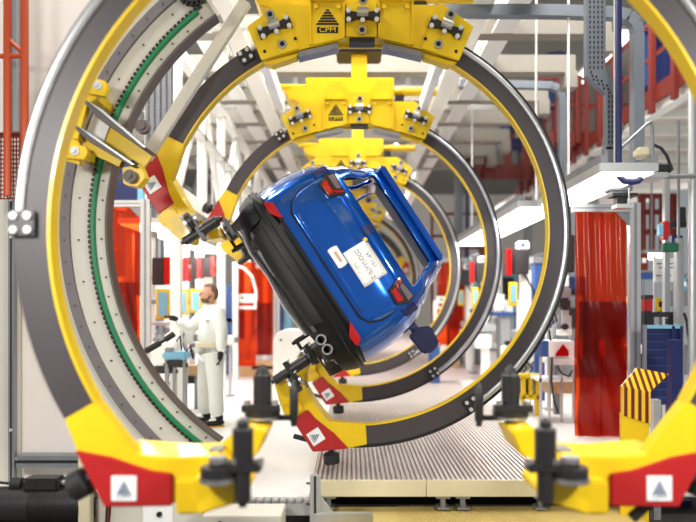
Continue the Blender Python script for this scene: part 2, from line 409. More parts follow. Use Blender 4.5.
def eyes(root, c):
    o = MB(HT).tube([(c[0], -.155, c[1]), (c[0], -.185, c[1])], .040, 20).build('bushing', STEEL, root)
    MB(HT).cyl((c[0], -.187, c[1]), .022, .008, 'Y', 16).build('bushing_bore', HOLE, o)
def add_hanger(root):
    low = [(-.88, 1.50), (-.52, 1.60), (-.16, 1.685), (.18, 1.685), (.54, 1.60), (.88, 1.50)]
    top = [(1.01, 1.79), (.74, 2.0), (-.74, 2.0), (-1.01, 1.79)]
    b = MB(HT); b.prism(low+top, -.13, -.10); b.prism(low+top, .05, .08)
    b.span((-.74, -.11, 1.97), (.74, .06, 2.0)); b.build('hanger_plate', YEL, root)
    for s in (-1, 1):
        b = MB(HT); b.prism([(s*.55, 1.595), (s*.89, 1.49), (s*1.02, 1.79), (s*.74, 2.0), (s*.70, 2.0)], -.16, -.13); b.build('end_plate', YEL, root, .004)
        b = MB(HT)
        for p in ((.86, 1.565), (.585, 1.68)): b.cyl((s*p[0], -.163, p[1]), .015, .008, 'Y', 10)
        b.build('plate_hole', HOLE, root)
        bx = (-.455, -.14) if s < 0 else (.16, .475)
        zl = (1.625, 1.695) if s < 0 else (1.695, 1.625)
        b = MB(HT); b.prism([(bx[0], zl[0]), (bx[1], zl[1]), (bx[1], 2.03), (bx[0], 2.03)], -.15, -.13)
        w_ = .014
        b.span((bx[0], -.175, min(zl)), (bx[0]+w_, -.15, 2.03)) if s < 0 else b.span((bx[0], -.175, max(zl)), (bx[0]+w_, -.15, 2.03))
        b.span((bx[1]-w_, -.175, max(zl)), (bx[1], -.15, 2.03)) if s < 0 else b.span((bx[1]-w_, -.175, min(zl)), (bx[1], -.15, 2.03))
        b.span((bx[0], -.185, 2.015), (bx[1], -.15, 2.03))
        for q in (.055, .26): b.cyl((bx[0]+q, -.16, 1.965), .022, .03, 'Y', 12)
        b.build('box_plate', YEL, root)
        for p in ((.81, 1.89), (.70, 1.625)): eyes(root, (s*p[0], p[1]))
        rollers(root, (s*.765, 1.765), -22*s)
        b = MB(HT); e0, e1 = (s*.56, 1.575), (s*.2, 1.66)
        b.prism([(e0[0], e0[1]), (e1[0], e1[1]), (e1[0], e1[1]-.05), (e0[0], e0[1]-.05)], -.13, .0)
        for t in (.15, .5, .85): b.cyl((e0[0]+(e1[0]-e0[0])*t, -.132, e0[1]+(e1[1]-e0[1])*t-.03), .014, .02, 'Y', 8)
        b.build('wear_strip', GREYM, root)
        MB(HT).prism([(s*.88, 1.49), (s*.56, 1.575), (s*.58, 1.54), (s*.80, 1.465)], -.1, .02).build('lower_lip', YEL, root)
    rollers(root, (.02, 1.87), 0); eyes(root, (.025, 2.02)); eyes(root, (.015, 1.75))
    MB(HT).span((-.13, -.16, 1.70), (.15, -.13, 2.12)).build('center_plate', YEL, root, .004)
    MB(HT).span((-.1, -.14, 1.655), (.13, -.02, 1.70)).build('lower_block', BLK, root)
    # logo: striped triangle over a lettered plate
    b = MB(HT); cx = -.295
    for k in range(6):
        ww = .018+.017*k; z = 1.95-.025*k
        b.prism([(cx-ww+.006, z), (cx+ww-.006, z), (cx+ww, z-.017), (cx-ww, z-.017)], -.154, -.150)
    b.span((cx-.095, -.154, 1.735), (cx+.095, -.150, 1.79))
    b.m = 1; vs, fs = text_mesh('CPM', .062); b.add([(cx+x*1.25, -.156+z*.3, 1.7625+y) for x, y, z in vs], fs)
    b.build('logo', [HOLE, YEL], root)
    # trolley above
    b = MB(HT); b.prism([(-.72, 2.06), (.42, 2.06), (.50, 2.18), (.50, 2.42), (-.72, 2.42), (-.72, 2.30), (-1.02, 2.24), (-.95, 2.12)], .15, .75)
    b.span((-.1, -.1, 2.0), (.14, .3, 2.12)); b.build('trolley_body', YEL, root, .01)
    for sx in (-.3, .32): MB(HT).prism([(sx-.12, 2.0), (sx+.12, 2.0), (sx+.10, 2.30), (sx-.10, 2.30)], -.08, .14).build('upright', YEL, root, .006)
    b = MB(HT); b.tube([(x, .3, 2.27) for x in (.48, .62, .621, .66, .661, 1.1)], [.055, .055, .075, .075, .06, .06], 16)
    b.build('drive_motor', YEL, root); MB(HT).tube([(-.7, .3, 2.33), (-1.12, .3, 2.33)], .045, 14).build('axle_end', YEL, root)
    MB(HT).span((.52, .2, 2.05), (.64, .36, 2.19)).build('sensor_box', BLK, root, .006)
    b = MB(HT)
    b.span((-.09, .3, 2.41), (.13, .6, 2.80)); b.build('hanger_stem', YEL, root, .01); MB(HT).span((-.3, .2, 2.80), (.34, .7, 2.9)).build('rail_wheel_set', BLK, root, .02)

RX = .08
carA = make_carrier('carrier_ring', 'large blurred yellow, red and black ring nearest the camera, open at the bottom', 0, (.203, 3.407, 1.887))
carB = make_carrier('carrier_ring', 'tilted ring with CPM hanger holding the rear of the blue car', 57, (.035, 6.007, 2.17))
EYB = carB
specs = [(.04, 8.80, 'second tilted ring, seen just behind the blue car body'), (.05, 12.07, 'third tilted ring, small, its hanger just above the car roof'),
         (-.17, 17.4, 'distant tilted ring whose hanger shows through the open rear window of the car')]
for x, y, lab in specs:
    o = copy_tree(carB); o.location = (x, y, 2.17); o['label'] = lab
make_carrier('carrier_ring', 'farthest ring, tilted the other way, a red foot showing in the car window', -57, (-.15, 20.6, 2.17))

# white tie beams and rails overhead
for sx, side in ((-1, 'left'), (1, 'right')):
    o = MB().span((sx*.95-.045, 6.5, 4.08), (sx*.95+.045, 8.72, 4.28)).build('tie_beam', WHITE, None, .006)
    tag(o, 'short white tie beam between the first two hangers, on the %s' % side, 'beam')
n = {(-1, 0): 'inner white overhead rail on the left of the yellow trolleys', (1, 0): 'inner white overhead rail on the right of the yellow trolleys',
     (-1, 1): 'outer white overhead rail on the left, beside the lattice truss', (1, 1): 'outer white overhead rail on the right, nearest the beige cross beams'}
for sx in (-1, 1):
    for k, (X, z, ww) in enumerate(((1.52, 5.0, .26), (2.12, 5.35, .29))):
        r = thing('overhead_rail', n[(sx, k)], 'rail', (sx*X, 5, z), 'overhead conveyor rails')
        MB().span((-ww/2, 0, -.012), (ww/2, 24, .012)).build('lower_flange', WHITE, r)
        MB().span((-.012, 0, .012), (.012, 24, .26)).build('web', BEIGE, r)
        MB().span((-ww/2, 0, .26), (ww/2, 24, .285)).build('upper_flange', WHITE, r)
        for i in range(10): MB().span((-ww/2+.01, 1+i*2.2, .02), (ww/2-.01, 1.03+i*2.2, .26)).build('stiffener', BEIGE, r)
        for i in range(4):
            MB().span((-.05, 2.4+i*5, .28), (.05, 2.5+i*5, 3.6-z+5)).build('hanger_rod', WHITE, r)

# ------------------------------------------------------------------ lattice trusses
def truss(X, z0, z1, y0, y1, n, lab, wv=.13, WHITE=WHITE):
    t = thing('lattice_truss', lab, 'truss', (X, y0, z0))
    d = (y1-y0)/n; h = z1-z0
    MB().span((-wv/2, 0, h-.14), (wv/2, y1-y0, h)).build('top_chord', WHITE, t)
    MB().span((-wv/2, 0, 0), (wv/2, y1-y0, .14)).build('bottom_chord', WHITE, t)
    for i in range(n+1):
        MB().span((-wv/2, i*d-.07, -z0 if i % 2 == 0 else .1), (wv/2, i*d+.07, h-.1)).build('post', WHITE, t)
        if i < n:
            p = ((0, i*d, .08), (0, (i+1)*d, h-.08)) if i % 2 == 0 else ((0, i*d, h-.08), (0, (i+1)*d, .08))
            MB().bar(p[0], p[1], wv*.7, .10).build('diagonal', WHITE, t)
            MB().span((-wv/2, i*d, h*.55), (wv/2, (i+1)*d, h*.55+.07)).build('mid_rail', WHITE, t)
truss(-2.35, 2.95, 5.0, 8.7, 19.2, 7, 'white lattice truss with tall posts along the left of the tilted rings')
truss(-4.1, 3.3, 5.25, 8.2, 23.2, 8, 'grey lattice truss farther left, behind the white one', .09, GREYM)
o = MB().span((-5.2, 8.2, 5.0), (-.5, 8.32, 5.14)).build('cross_tie', WHITE); tag(o, 'white horizontal tie across the first lattice truss', 'beam')
pc = thing('hung_tray', 'grey perforated cable tray hanging behind the beige diagonal brace at upper left', 'cable tray', at(158, 300, 7.6))
b = MB(); b.span((-.15, 0, 1.62), (.15, .1, 3.4))
b.m = 1
for i in range(70):
    for j in range(4): b.span((-.12+j*.07, -.003, 1.64+i*.025), (-.095+j*.07, .001, 1.652+i*.025))
b.build('perforated_sheet', [TRAY, HOLE], pc); MB().span((-.012, .03, 3.4), (.012, .06, 8.6-pc.location.z)).build('hanger_rod', WHITE, pc)

# ------------------------------------------------------------------ overhead cross beams
BEAMY = [7.6, 9.3, 10.8, 12.3, 13.8, 15.3, 16.8, 18.3]
proto = None
for i, y in enumerate(BEAMY):
    if proto is None:
        proto = thing('cross_beam', '', 'beam', (-.6, y, 5.5), 'beige overhead cross beams')
        MB().span((-5, -.06, -.14), (4.3, .06, .14)).build('beam_web', BEAMM, proto, .01)
        MB().span((-5, -.12, -.17), (4.3, .12, -.14)).build('lower_flange', BEAMM, proto)
        MB().span((4.1, -.14, -.42), (4.3, .14, -.17)).build('end_bracket', BEAMM, proto)
        q = proto
    else:
        q = copy_tree(proto); q.location = (-.6, y, 5.5)
    q['label'] = ('nearest beige cross beam under the roof, partly behind the first hanger' if i == 0 else
                  'beige overhead cross beam, %s counted away from the camera' % ['', 'second', 'third', 'fourth', 'fifth', 'sixth', 'seventh', 'farthest and eighth'][i])

# hall ceiling lights
for i, (x, y) in enumerate(((-3.6, 6.5), (-3.6, 13), (3.0, 6.5), (3.0, 13), (0.2, 17), (-6.5, 17), (6.5, 17))):
    l = thing('ceiling_light', 'long white ceiling light strip, %s' % ['near left above the truss', 'far left above the truss', 'near right above the cross beams', 'far right above the cross beams', 'in the centre above the rings', 'far off at the left edge of the hall', 'far off at the right edge of the hall'][i], 'ceiling light', (x, y, 7.9), 'hall ceiling lights')
    MB().span((-.2, -1.8, .03), (.2, 1.8, .12)).build('housing', WHITE, l)
    MB().span((-.17, -1.78, 0), (.17, 1.78, .03)).build('diffuser', BRIGHT, l)

# ------------------------------------------------------------------ light canopies over the workstations
def canopy(X0, X1, z, y0, y1, lab):
    t = thing('canopy_light', lab, 'work light', ((X0+X1)/2, y0, z), 'workstation canopy lights')
    h = (X1-X0)/2
    MB().span((-h, 0, 0), (h, y1-y0, .02)).build('diffuser', BRIGHT, t)
    MB().span((-h-.04, -.02, .02), (h+.04, y1-y0+.02, .10)).build('housing', ALU, t, .006)
    for s in (-1, 1): MB().span((s*h-.03, -.02, .1), (s*h+.03, y1-y0, .17)).build('side_rail', GREYM, t)
    for q in (.3, (y1-y0)-.3): MB().span((-.012, q-.012, .1), (.012, q+.012, 2.8)).build('hanger_rod', WHITE, t)
canopy(2.30, 2.76, 2.70, 5.95, 7.9, 'bright white canopy light near the top of the red curtain')
canopy(2.10, 2.66, 2.70, 8.1, 13.2, 'long bright white canopy light on the right, crossing behind the rings')
canopy(-3.35, -2.8, 2.66, 9.4, 14.6, 'long bright white canopy light on the left, above the worker')

# ------------------------------------------------------------------ car
def interp(tab, x):
    if x <= tab[0][0]: return tab[0][1]
    for (a, p), (b_, q) in zip(tab, tab[1:]):
        if x <= b_:
            t = (x-a)/(b_-a); t = t*t*(3-2*t); return p+(q-p)*t
    return tab[-1][1]
DT = [(-.86, .16), (-.74, .05), (-.55, .05), (-.45, .07), (-.2, .10), (0, .15), (.09, .20), (.36, .40), (.48, .50)]
WT = [(-.86, .74), (-.72, .84), (-.5, .885), (-.3, .885), (-.12, .86), (0, .82), (.09, .75), (.30, .63), (.42, .575), (.48, .53)]
def Wd(z): return interp(WT, z)
def S(x, z):
    q = min(1, abs(x)/Wd(z)); return interp(DT, z)+.07*q*q+.26*max(0, (q-.78)/.22)**2.2
def Nrm(x, z):
    e = .004; dx = (S(x+e, z)-S(x-e, z))/(2*e); dz = (S(x, z+e)-S(x, z-e))/(2*e)
    return Vector((dx, -1, dz)).normalized()
def on(x, z, off=0):
    x = max(-Wd(z)*.995, min(Wd(z)*.995, x)); return Vector((x, S(x, z), z))+Nrm(x, z)*off
CA = 57
Rm = Matrix.Rotation(radians(CA), 3, 'Y')
cloc = Vector((RX-.025, 5.35, 2.21)) + Rm @ Vector((.165, 0, 0))
car = thing('car_body', 'glossy blue hatchback body with black bumper, tilted sideways inside the rings', 'car', cloc, None, (0, radians(CA), 0))
def patch(poly, off, edge, name, m, parent, n=5, sub=6):
    """raised panel following the rear surface; outline = polygon in (x, z)"""
    out = []
    for i in range(len(poly)):
        a, c = poly[i], poly[(i+1) % len(poly)]
        for k in range(sub): out.append((a[0]+(c[0]-a[0])*k/sub, a[1]+(c[1]-a[1])*k/sub))
    cx = sum(p[0] for p in out)/len(out); cz = sum(p[1] for p in out)/len(out)
    vs = [on(cx, cz, off)]; fs = []; N = len(out)
    T = [(k+1)/n*.94 for k in range(n)]+[.985, 1.0]; OF = [off]*(n)+[off*.72+edge*.28, edge]
    for t, of in zip(T, OF):
        for p in out: vs.append(on(cx+(p[0]-cx)*t, cz+(p[1]-cz)*t, of))
    for k in range(N): fs.append((0, 1+k, 1+(k+1) % N))
    for r in range(len(T)-1):
        for k in range(N):
            a, c = 1+r*N+k, 1+r*N+(k+1) % N; fs.append((a, a+N, c+N, c))
    mb = MB(); mb.add(vs, fs); return mb.build(name, m, parent)
# shell
def hs(y): return 1+.28*max(0, min(1, (y-.45)/1.2))
QR = [0, .12, .24, .36, .48, .58, .67, .76, .80, .84, .88, .92, .96, 1.0]
zl = [-.80, -.74, -.66, -.58, -.5, -.42, -.34, -.26, -.18, -.1, -.03, .04, .09]
def sidew(z, y):
    f = max(0, (y-2.9)/1.1); return Wd(z)*(1-.22*f*f)
def build_shell():
    mb = MB(); rows = []
    ys = [.02, .12, .25, .4, .6, .8, 1.0, 1.2, 1.5, 1.8, 2.1, 2.4, 2.6, 2.8, 3.0, 3.2, 3.4, 3.6, 3.8, 3.95]
    grid = []
    for z in zl:
        half = [(q*Wd(z), S(q*Wd(z), z)) for q in QR]
        y0 = half[-1][1]
        half += [(sidew(z, y0+(4.0-y0)*t/4.0), y0+(4.0-y0)*t/4.0) for t in ys]
        half += [(.5, 4.06), (0, 4.1)]
        grid.append([(-x, y, z) for x, y in half[::-1]]+[(x, y, z) for x, y in half[1:]])
    nC = len(grid[0]); vs = [p for r in grid for p in r]; fs = []
    for i in range(len(zl)-1):
        for j in range(nC-1):
            cx = [vs[k] for k in (i*nC+j, i*nC+j+1, (i+1)*nC+j, (i+1)*nC+j+1)]
            my = sum(p[1] for p in cx)/4; mz = sum(p[2] for p in cx)/4; mx = abs(sum(p[0] for p in cx)/4)
            if mx > .6 and (hypot(my-.95, mz+.66) < .36 or hypot(my-3.35, mz+.66) < .36): continue
            fs.append((i*nC+j, i*nC+j+1, (i+1)*nC+j+1, (i+1)*nC+j))
    mb.add(vs, fs)
    # greenhouse
    zu = [.09, .14, .20, .26, .32, .36, .40, .44, .48]
    fr = [.06, .14, .22, .32, .46, .5, .54, .66, .78, .88, .95, 1.0]
    grid = []
    for z in zu:
        half = [(q*Wd(z), S(q*Wd(z), z)) for q in QR]; y0 = half[-1][1]
        yf = 3.0-(z-.09)/.39*.95
        half += [(Wd(z), y0+(yf-y0)*t) for t in fr]
        zz = lambda y: .09+(z-.09)*hs(y)
        grid.append([(-x, y, zz(y)) for x, y in half[::-1]]+[(x, y, zz(y)) for x, y in half[1:]])
    nC = len(grid[0]); vs = [p for r in grid for p in r]; fs = []; h = len(QR)-1
    for i in range(len(zu)-1):
        for j in range(nC-1):
            k = min(abs(j-(nC//2)), abs(j+1-(nC//2)))     # column band index from centre
            if zu[i] < .355 and k < 7: continue                       # rear window
            if zu[i] < .355 and k >= h+3 and k not in (h+5, h+6) and k < h+11: continue   # side windows
            fs.append((i*nC+j, i*nC+j+1, (i+1)*nC+j+1, (i+1)*nC+j))
    # roof: join the left and right halves of the top row
    top = len(zu)-1; base = top*nC; m = nC//2
    prev = None
    for k in range(0, m+1):
        a, c = Vector(vs[base+m-k]), Vector(vs[base+m+k]); rowi = []
        for t in range(9):
            p = a.lerp(c, t/8); p.z += .05*min(1, max(0, (a.y-.45)/.6))*(1-(2*t/8-1)**2)
            rowi.append(len(vs)); vs.append(tuple(p))
        if prev:
            for t in range(8): fs.append((prev[t], rowi[t], rowi[t+1], prev[t+1]))
        prev = rowi
    mb.add(vs, fs)
    # hood
    pts = []
    for y in (2.75, 3.0, 3.3, 3.6, 3.85, 4.05):
        ww = sidew(.09, y)*(.6 if y > 4 else 1)
        pts.append([(ww*(t/4-1), y, .09+.07*(1-(t/4-1)**2)) for t in range(9)])
    vs = [p for r in pts for p in r]
    mb.add(vs, [(i*9+j, i*9+j+1, i*9+j+10, i*9+j+9) for i in range(5) for j in range(8)])
    o = mb.build('body_shell', BLUE, car)
    md = o.modifiers.new('skin', 'SOLIDIFY'); md.thickness = .03; md.offset = -1
    return o
build_shell()
# underside, wheel wells, interior
b = MB(); b.span((-.76, .2, -.80), (.76, 3.9, -.74)); b.span((-.25, .5, -.86), (.25, 3.4, -.80)); b.span((-.62, 1.5, -.87), (-.5, 2.9, -.80)); b.span((.5, 1.5, -.87), (.62, 2.9, -.80))
b.build('underbody', RUB, car)
MB().tube([(-.72, .95, -.84), (-.3, .9, -.90), (.3, .9, -.90), (.72, .95, -.84)], .055, 12).build('rear_axle', BLK, car)
for sx in (-1, 1):
    MB().tube([(sx*.60+.05*cos(t*.9), .75+.05*sin(t*.9), -.92+t*.0062) for t in range(32)], .012, 8).build('spring', BLK, car)
    MB().tube([(sx*.70, .60, -.94), (sx*.70, .60, -.70)], [.03, .045], 12).build('damper', STEEL, car)
    MB().bar((sx*.74, .5, -.90), (sx*.3, 1.5, -.86), .07, .05).build('trailing_arm', BLK, car)
MB().tube([(-.66, .3, -.88), (-.45, .22, -.91), (-.2, .28, -.90), (.1, .24, -.92), (.4, .3, -.90)], .022, 8).build('pipe_run', STEEL, car)
MB().span((-.45, .3, -.93), (-.2, .5, -.84)).build('canister', GREYM, car, .02)
for sx in (-1, 1):
    for y in (.95, 3.35):
        MB().tube([(sx*.55, y, -.62), (sx*.86, y, -.62)], .37, 28).build('wheel_well', RUB, car)
MB().prism([(-.5, .50), (.5, .50), (.52, .47), (-.52, .47)], .75, 1.95).build('headliner', CARINT, car)
for sx in (-1, 1):
    MB().bar((sx*.49, .62, .45), (sx*.49, 1.9, .52), .08, .07).build('roof_rail_trim', CARINT, car, .01)
    MB().bar((sx*.62, .52, .12), (sx*.50, .66, .42), .07, .05).build('pillar_trim', RUB, car, .01)
MB().span((-.66, .35, .03), (.66, .9, .06)).build('parcel_ledge', RUB, car)
# tailgate
def tailgate():
    zt = [-.43, -.415, -.39, -.35, -.30, -.24, -.18, -.12, -.06, 0, .05, .09, .14, .2, .26, .32, .36, .40, .44]
    QL = [(-.43, .56), (-.41, .63), (-.38, .68), (-.30, .715), (-.18, .74), (-.05, .80), (.06, .92), (.44, .95)]
    qs = [0, .15, .3, .45, .6, .72, .80, .86, .93, 1.0]; mb = MB(); g = []
    for z in zt:
        half = [q*interp(QL, z)*Wd(z) for q in qs]
        row = [-x for x in half[::-1]]+half[1:]
        g.append([on(x, z, .016+(.006 if -.33 < z < -.1 and abs(x) < .55 else 0)) for x in row])
    nC = len(g[0]); fs = []
    for i in range(len(zt)-1):
        for j in range(nC-1):
            k = min(abs(j-nC//2), abs(j+1-nC//2))
            if .085 < zt[i] < .35 and k < 6: continue
            fs.append((i*nC+j, i*nC+j+1, (i+1)*nC+j+1, (i+1)*nC+j))
    mb.add([p for r in g for p in r], fs); o = mb.build('tailgate', BLUE, car)
    md = o.modifiers.new('skin', 'SOLIDIFY'); md.thickness = .022; md.offset = -1
    md = o.modifiers.new('edge', 'BEVEL'); md.width = .006; md.segments = 2; md.limit_method = 'ANGLE'
    return o
tg = tailgate()
# dark shut line beneath the tailgate edge
b = MB(); b.tube([on(x, z, .002) for x, z in [(-.58, .0), (-.625, -.1), (-.645, -.2), (-.64, -.30), (-.60, -.39), (-.52, -.44), (0, -.445), (.52, -.44), (.60, -.39), (.64, -.30), (.645, -.2), (.625, -.1), (.58, .0)]], .010, 6); b.build('shut_line', HOLE, car)
patch([(-.42, .045), (.42, .045), (.45, -.01), (-.45, -.01)], .030, .016, 'upper_crease', BLUE, tg)
patch([(-.50, -.375), (.50, -.375), (.50, -.405), (-.50, -.405)], .034, .016, 'lower_crease', BLUE, tg)
bd = patch([(-.085, -.275), (.085, -.275), (.095, -.30), (.095, -.345), (.085, -.365), (-.085, -.365), (-.095, -.345), (-.095, -.30)], .034, .018, 'badge_plate', WHITE, tg)
patch([(-.05, -.305), (.05, -.305), (.05, -.33), (-.05, -.33)], .038, .03, 'badge_print', TAN, bd)
b = MB(); b.cyl(on(.0, -.05, .03), .018, .02, Nrm(0, -.05), 12); b.build('sealing_plug', SEAL, tg)
patch([(-.10, .06), (-.02, .06), (-.02, -.02), (-.10, -.02)], .035, .018, 'latch_recess', NAVY, tg)
for s in (-1, 1):
    hl = patch([(s*.41, .02), (s*.63, .03), (s*.655, -.03), (s*.60, -.13), (s*.46, -.125)], .045, .01, 'taillight', LENSD, car)
    patch([(s*.47, -.065), (s*.60, -.06), (s*.585, -.115), (s*.48, -.11)], .056, .045, 'red_lens', LENSR, hl)
    patch([(s*.435, .01), (s*.455, .01), (s*.49, -.055), (s*.47, -.055)], .056, .045, 'red_lens', LENSR, hl)
    patch([(s*.47, .01), (s*.61, .018), (s*.625, -.02), (s*.49, -.015)], .054, .045, 'clear_lens', LENSC, hl)
    patch([(s*.66, .02), (s*.73, .03), (s*.73, -.10), (s*.66, -.11)], .018, .0, 'side_recess', NAVY, car)
    patch([(s*.50, -.530), (s*.66, -.53), (s*.70, -.565), (s*.685, -.59), (s*.60, -.595)], .072, .03, 'reflector', LENSR, car)
# bumper: lower rear wrap
def bumper():
    zt = [-.82, -.80, -.76, -.70, -.65, -.61, -.575, -.55, -.535, -.53]; mb = MB(); g = []
    qs = [0, .12, .24, .36, .48, .58, .66, .72, .78, .83, .88, .92, .96, 1.0]
    for z in zt:
        row = []
        for q in [-a for a in qs[::-1]]+qs[1:]:
            aq = abs(q); rise = .0 if aq < .6 else (aq-.6)/.4*.06*(-1)
            zz = z+(0 if z < -.6 else rise)
            off = .06 if z < -.56 else .03
            if z < -.79: off = .02
            row.append(on(q*Wd(zz)*.99, zz, off))
        g.append(row)
    for s, i0 in ((-1, 0), (1, -1)):
        pass
    # carry the ends round the corner along the side
    for r in g:
        a = r[0].copy(); e = r[-1].copy()
        for d in (.10, .2):
            r.insert(0, Vector((a.x, a.y+d, a.z))); r.append(Vector((e.x, e.y+d, e.z)))
    nC = len(g[0]); fs = [(i*nC+j, i*nC+j+1, (i+1)*nC+j+1, (i+1)*nC+j) for i in range(len(zt)-1) for j in range(nC-1)]
    mb.add([p for r in g for p in r], fs); o = mb.build('bumper', CARBLK, car)
    md = o.modifiers.new('skin', 'SOLIDIFY'); md.thickness = .03; md.offset = -1
    return o
bu = bumper()
patch([(-.80, -.625), (.80, -.625), (.70, -.665), (-.70, -.665)], .078, .05, 'bumper_step', CARBLK, bu)
patch([(-.55, -.70), (.40, -.70), (.36, -.78), (-.50, -.78)], .080, .05, 'lower_grille', RUB, bu)
patch([(-.72, -.675), (-.6, -.675), (-.55, -.79), (-.70, -.79)], .085, .05, 'bumper_insert', CARBLK, bu)
MB().prism([(-.40, -.80), (.36, -.79), (.36, -.835), (-.40, -.845)], .03, .18).build('diffuser_strip', GREYM, bu, .008)
for dx in (.50, .595):
    MB().arc(.033, .044, 0, 360, -.045, .2, 24, (dx, -.80)).build('exhaust_tip', STEEL, car)
    MB().cyl((dx, .10, -.80), .034, .01, 'Y', 20).build('exhaust_bore', HOLE, car)
patch([(.42, -.735), (.68, -.735), (.68, -.83), (.42, -.83)], .05, .03, 'exhaust_surround', HOLE, bu)
MB().span((.42, .2, -.86), (.70, .7, -.74)).build('muffler', GREYM, car, .03)
# roof spoiler
MB().prism([(-.50, .435), (.50, .435), (.49, .485), (-.49, .485)], .41, .62).build('roof_spoiler', BLUE, car, .015)
mi = MB().bar((.84, 1.2, -.04), (1.04, 1.16, -.04), .10, .08); mi.prism([(.97, -.13), (1.19, -.11), (1.23, -.02), (1.19, .09), (1.0, .11), (.95, .0)], 1.08, 1.24); mi.build('door_mirror', NAVY, car, .015)

# paper sheet taped on the tailgate (lies on the car, own thing)
ps = thing('paper_sheet', 'white paper sheet with printed lines taped to the blue tailgate', 'paper', cloc, None, (0, radians(CA), 0))
g = []; NX, NZ = 8, 6
for i in range(NZ+1):
    for j in range(NX+1): g.append(on(.0+.335*j/NX, -.27+.21*i/NZ, .036))
b = MB(); b.add(g, [(i*(NX+1)+j, i*(NX+1)+j+1, (i+1)*(NX+1)+j+1, (i+1)*(NX+1)+j) for i in range(NZ) for j in range(NX)])
o = b.build('sheet', PAPER, ps); md = o.modifiers.new('skin', 'SOLIDIFY'); md.thickness = .002
b = MB()
for txt, z, sz in (('VP 151', -.105, .05), ('ZOONAH7012', -.165, .046), ('KJ96', -.225, .05)):
    vs, fs = text_mesh(txt, sz); b.add([on(.17+x*(1 if txt[0] != 'Z' else .95), z+y, .0375+k*.5) for x, y, k in vs], fs)
b.build('print', INK, ps)
MB().prism([(.03, -.06), (.335, -.06), (.335, -.035), (.03, -.035)], on(.17, -.05, .03).y-.006, on(.17, -.05, .03).y-.003).build('tape', CREAM, ps)

# ------------------------------------------------------------------ orange fence and cabinet by the left wall
fe = thing('orange_fence', 'orange tube frame with mesh panel at the upper left edge', 'fence', at(14, 190, 5.0))
O = at(14, 190, 5.0)
def LL(px, py, Y=5.0): p = at(px, py, Y); return p-O
for px in (7.5, 24.5): MB().tube([LL(px, 196), LL(px, -30)], .030, 14).build('post', ORG, fe)
MB().tube([LL(-20, 56), LL(26, 56)], .02, 10).build('rail', ORG, fe)
MB().tube([LL(9, 40), LL(24, 54)], .018, 10).build('brace', ORG, fe)
b = MB()
p0, p1 = LL(-20, 198), LL(27, 132)
for i in range(16): x = p0.x+(p1.x-p0.x)*i/15; b.tube([(x, .03, p0.z), (x, .03, p1.z)], .006, 6)
for i in range(16): z = p0.z+(p1.z-p0.z)*i/15; b.tube([(p0.x, .03, z), (p1.x, .03, z)], .006, 6)
b.span((p0.x, .04, p1.z-.02), (p1.x, .06, p1.z)); b.build('mesh_panel', ORGR, fe)
gp = thing('conduit', 'grey conduit pipe between the orange posts', 'pipe', at(16, 132, 5.4)); MB().tube([(0, 0, -.0), (0, 0, 1.6)], .035, 10).build('pipe', GREYM, gp)
ec = thing('equipment_cabinet', 'tall beige cabinet under the orange fence at the left edge', 'cabinet', at(-12, 480, 5.46))
O = at(-12, 480, 5.46)
a, c = at(-40, 500, 5.46), at(14, 197, 5.46)
MB().span((a.x-O.x, .05, a.z-O.z), (c.x-O.x, .13, c.z-O.z)).build('cabinet_body', BEIGE, ec, .006)
b = MB(); x = c.x-O.x
b.span((x-.05, 0, a.z-O.z), (x, .05, c.z-O.z)); b.m = 1; b.span((x-.032, -.003, a.z-O.z), (x-.018, .001, c.z-O.z)); b.build('corner_profile', [GREYM, BLK], ec)
for py in (200, 237, 430): MB().cyl((x-.025, -.006, at(0, py, 5.46).z-O.z), .012, .012, 'Y', 8).build('bolt', BOLT, ec)
rp = thing('wall_profile', 'short horizontal aluminium profile fixed low on the left wall', 'rail', at(52, 460, 5.5))
b = MB(); b.span((-.27, -.06, -.05), (.30, .06, .05)); b.m = 1; b.span((-.27, -.063, -.012), (.30, -.058, .012)); b.build('profile', [GREYM, BLK], rp)
MB().tube([(-.36, 0, .03), (-.25, -.02, .0)], .012, 8).build('bolt', BOLT, rp)
# drive motor in the pit
mo = thing('drive_motor', 'dark grey electric motor lying in the pit at bottom left', 'motor', at(42, 505, 5.0))
b = MB(); b.tube([(-.42, 0, 0), (-.40, 0, 0), (.36, 0, 0), (.40, 0, 0)], [.10, .14, .14, .10], 28)
for i in range(22): b.cyl((-.05+i*.018, 0, 0), .15, .007, 'X', 28)
b.build('motor_housing', BLK, mo); MB().span((-.12, -.08, .12), (.16, .08, .22)).build('terminal_box', BLK, mo, .02)
MB().cyl((-.19, 0, .16), .05, .08, 'X').build('cable_gland', RUB, mo); MB().tube([(.16, 0, .17), (.3, 0, .17), (.40, .02, .16)], .024, 10).build('connector', STEEL, mo)
MB().tube([(-.2, 0, .16), (-.5, 0, .19), (-.8, .05, .17)], .012, 8).build('cable', RUB, mo)
MB().span((-.3, -.12, -.35), (.3, .12, -.13)).build('motor_foot', BLK, mo)
oc = thing('cable_loom', 'bundle of orange and black cables curving beside the motor', 'cable', at(100, 500, 4.95))
for k in range(4): MB().tube([(-.06, .02*k, .12+.01*k), (.0, .02*k, .13+.012*k), (.045+.006*k, .02*k, .06), (.05+.006*k, .02*k, -.06), (.04, .02*k, -.3)], .007, 8).build('cable', ORG if k % 2 else RUB, oc)
wp = thing('white_post', 'cream square post standing in the pit behind the front red foot', 'post', at(86, 522, 4.9)); MB().span((-.045, -.04, -.3), (.045, .04, .72)).build('post', CREAM, wp, .006)
cb = thing('control_cabinet', 'low cream machine cabinet under the big beige ring', 'cabinet', at(160, 520, 5.0))
MB().span((-.5, 0, -.3), (.36, .35, .16)).build('cabinet_body', BEIGE, cb, .008); MB().span((-.13, -.01, -.3), (.10, 0, .14)).build('door', WHITE, cb, .004)
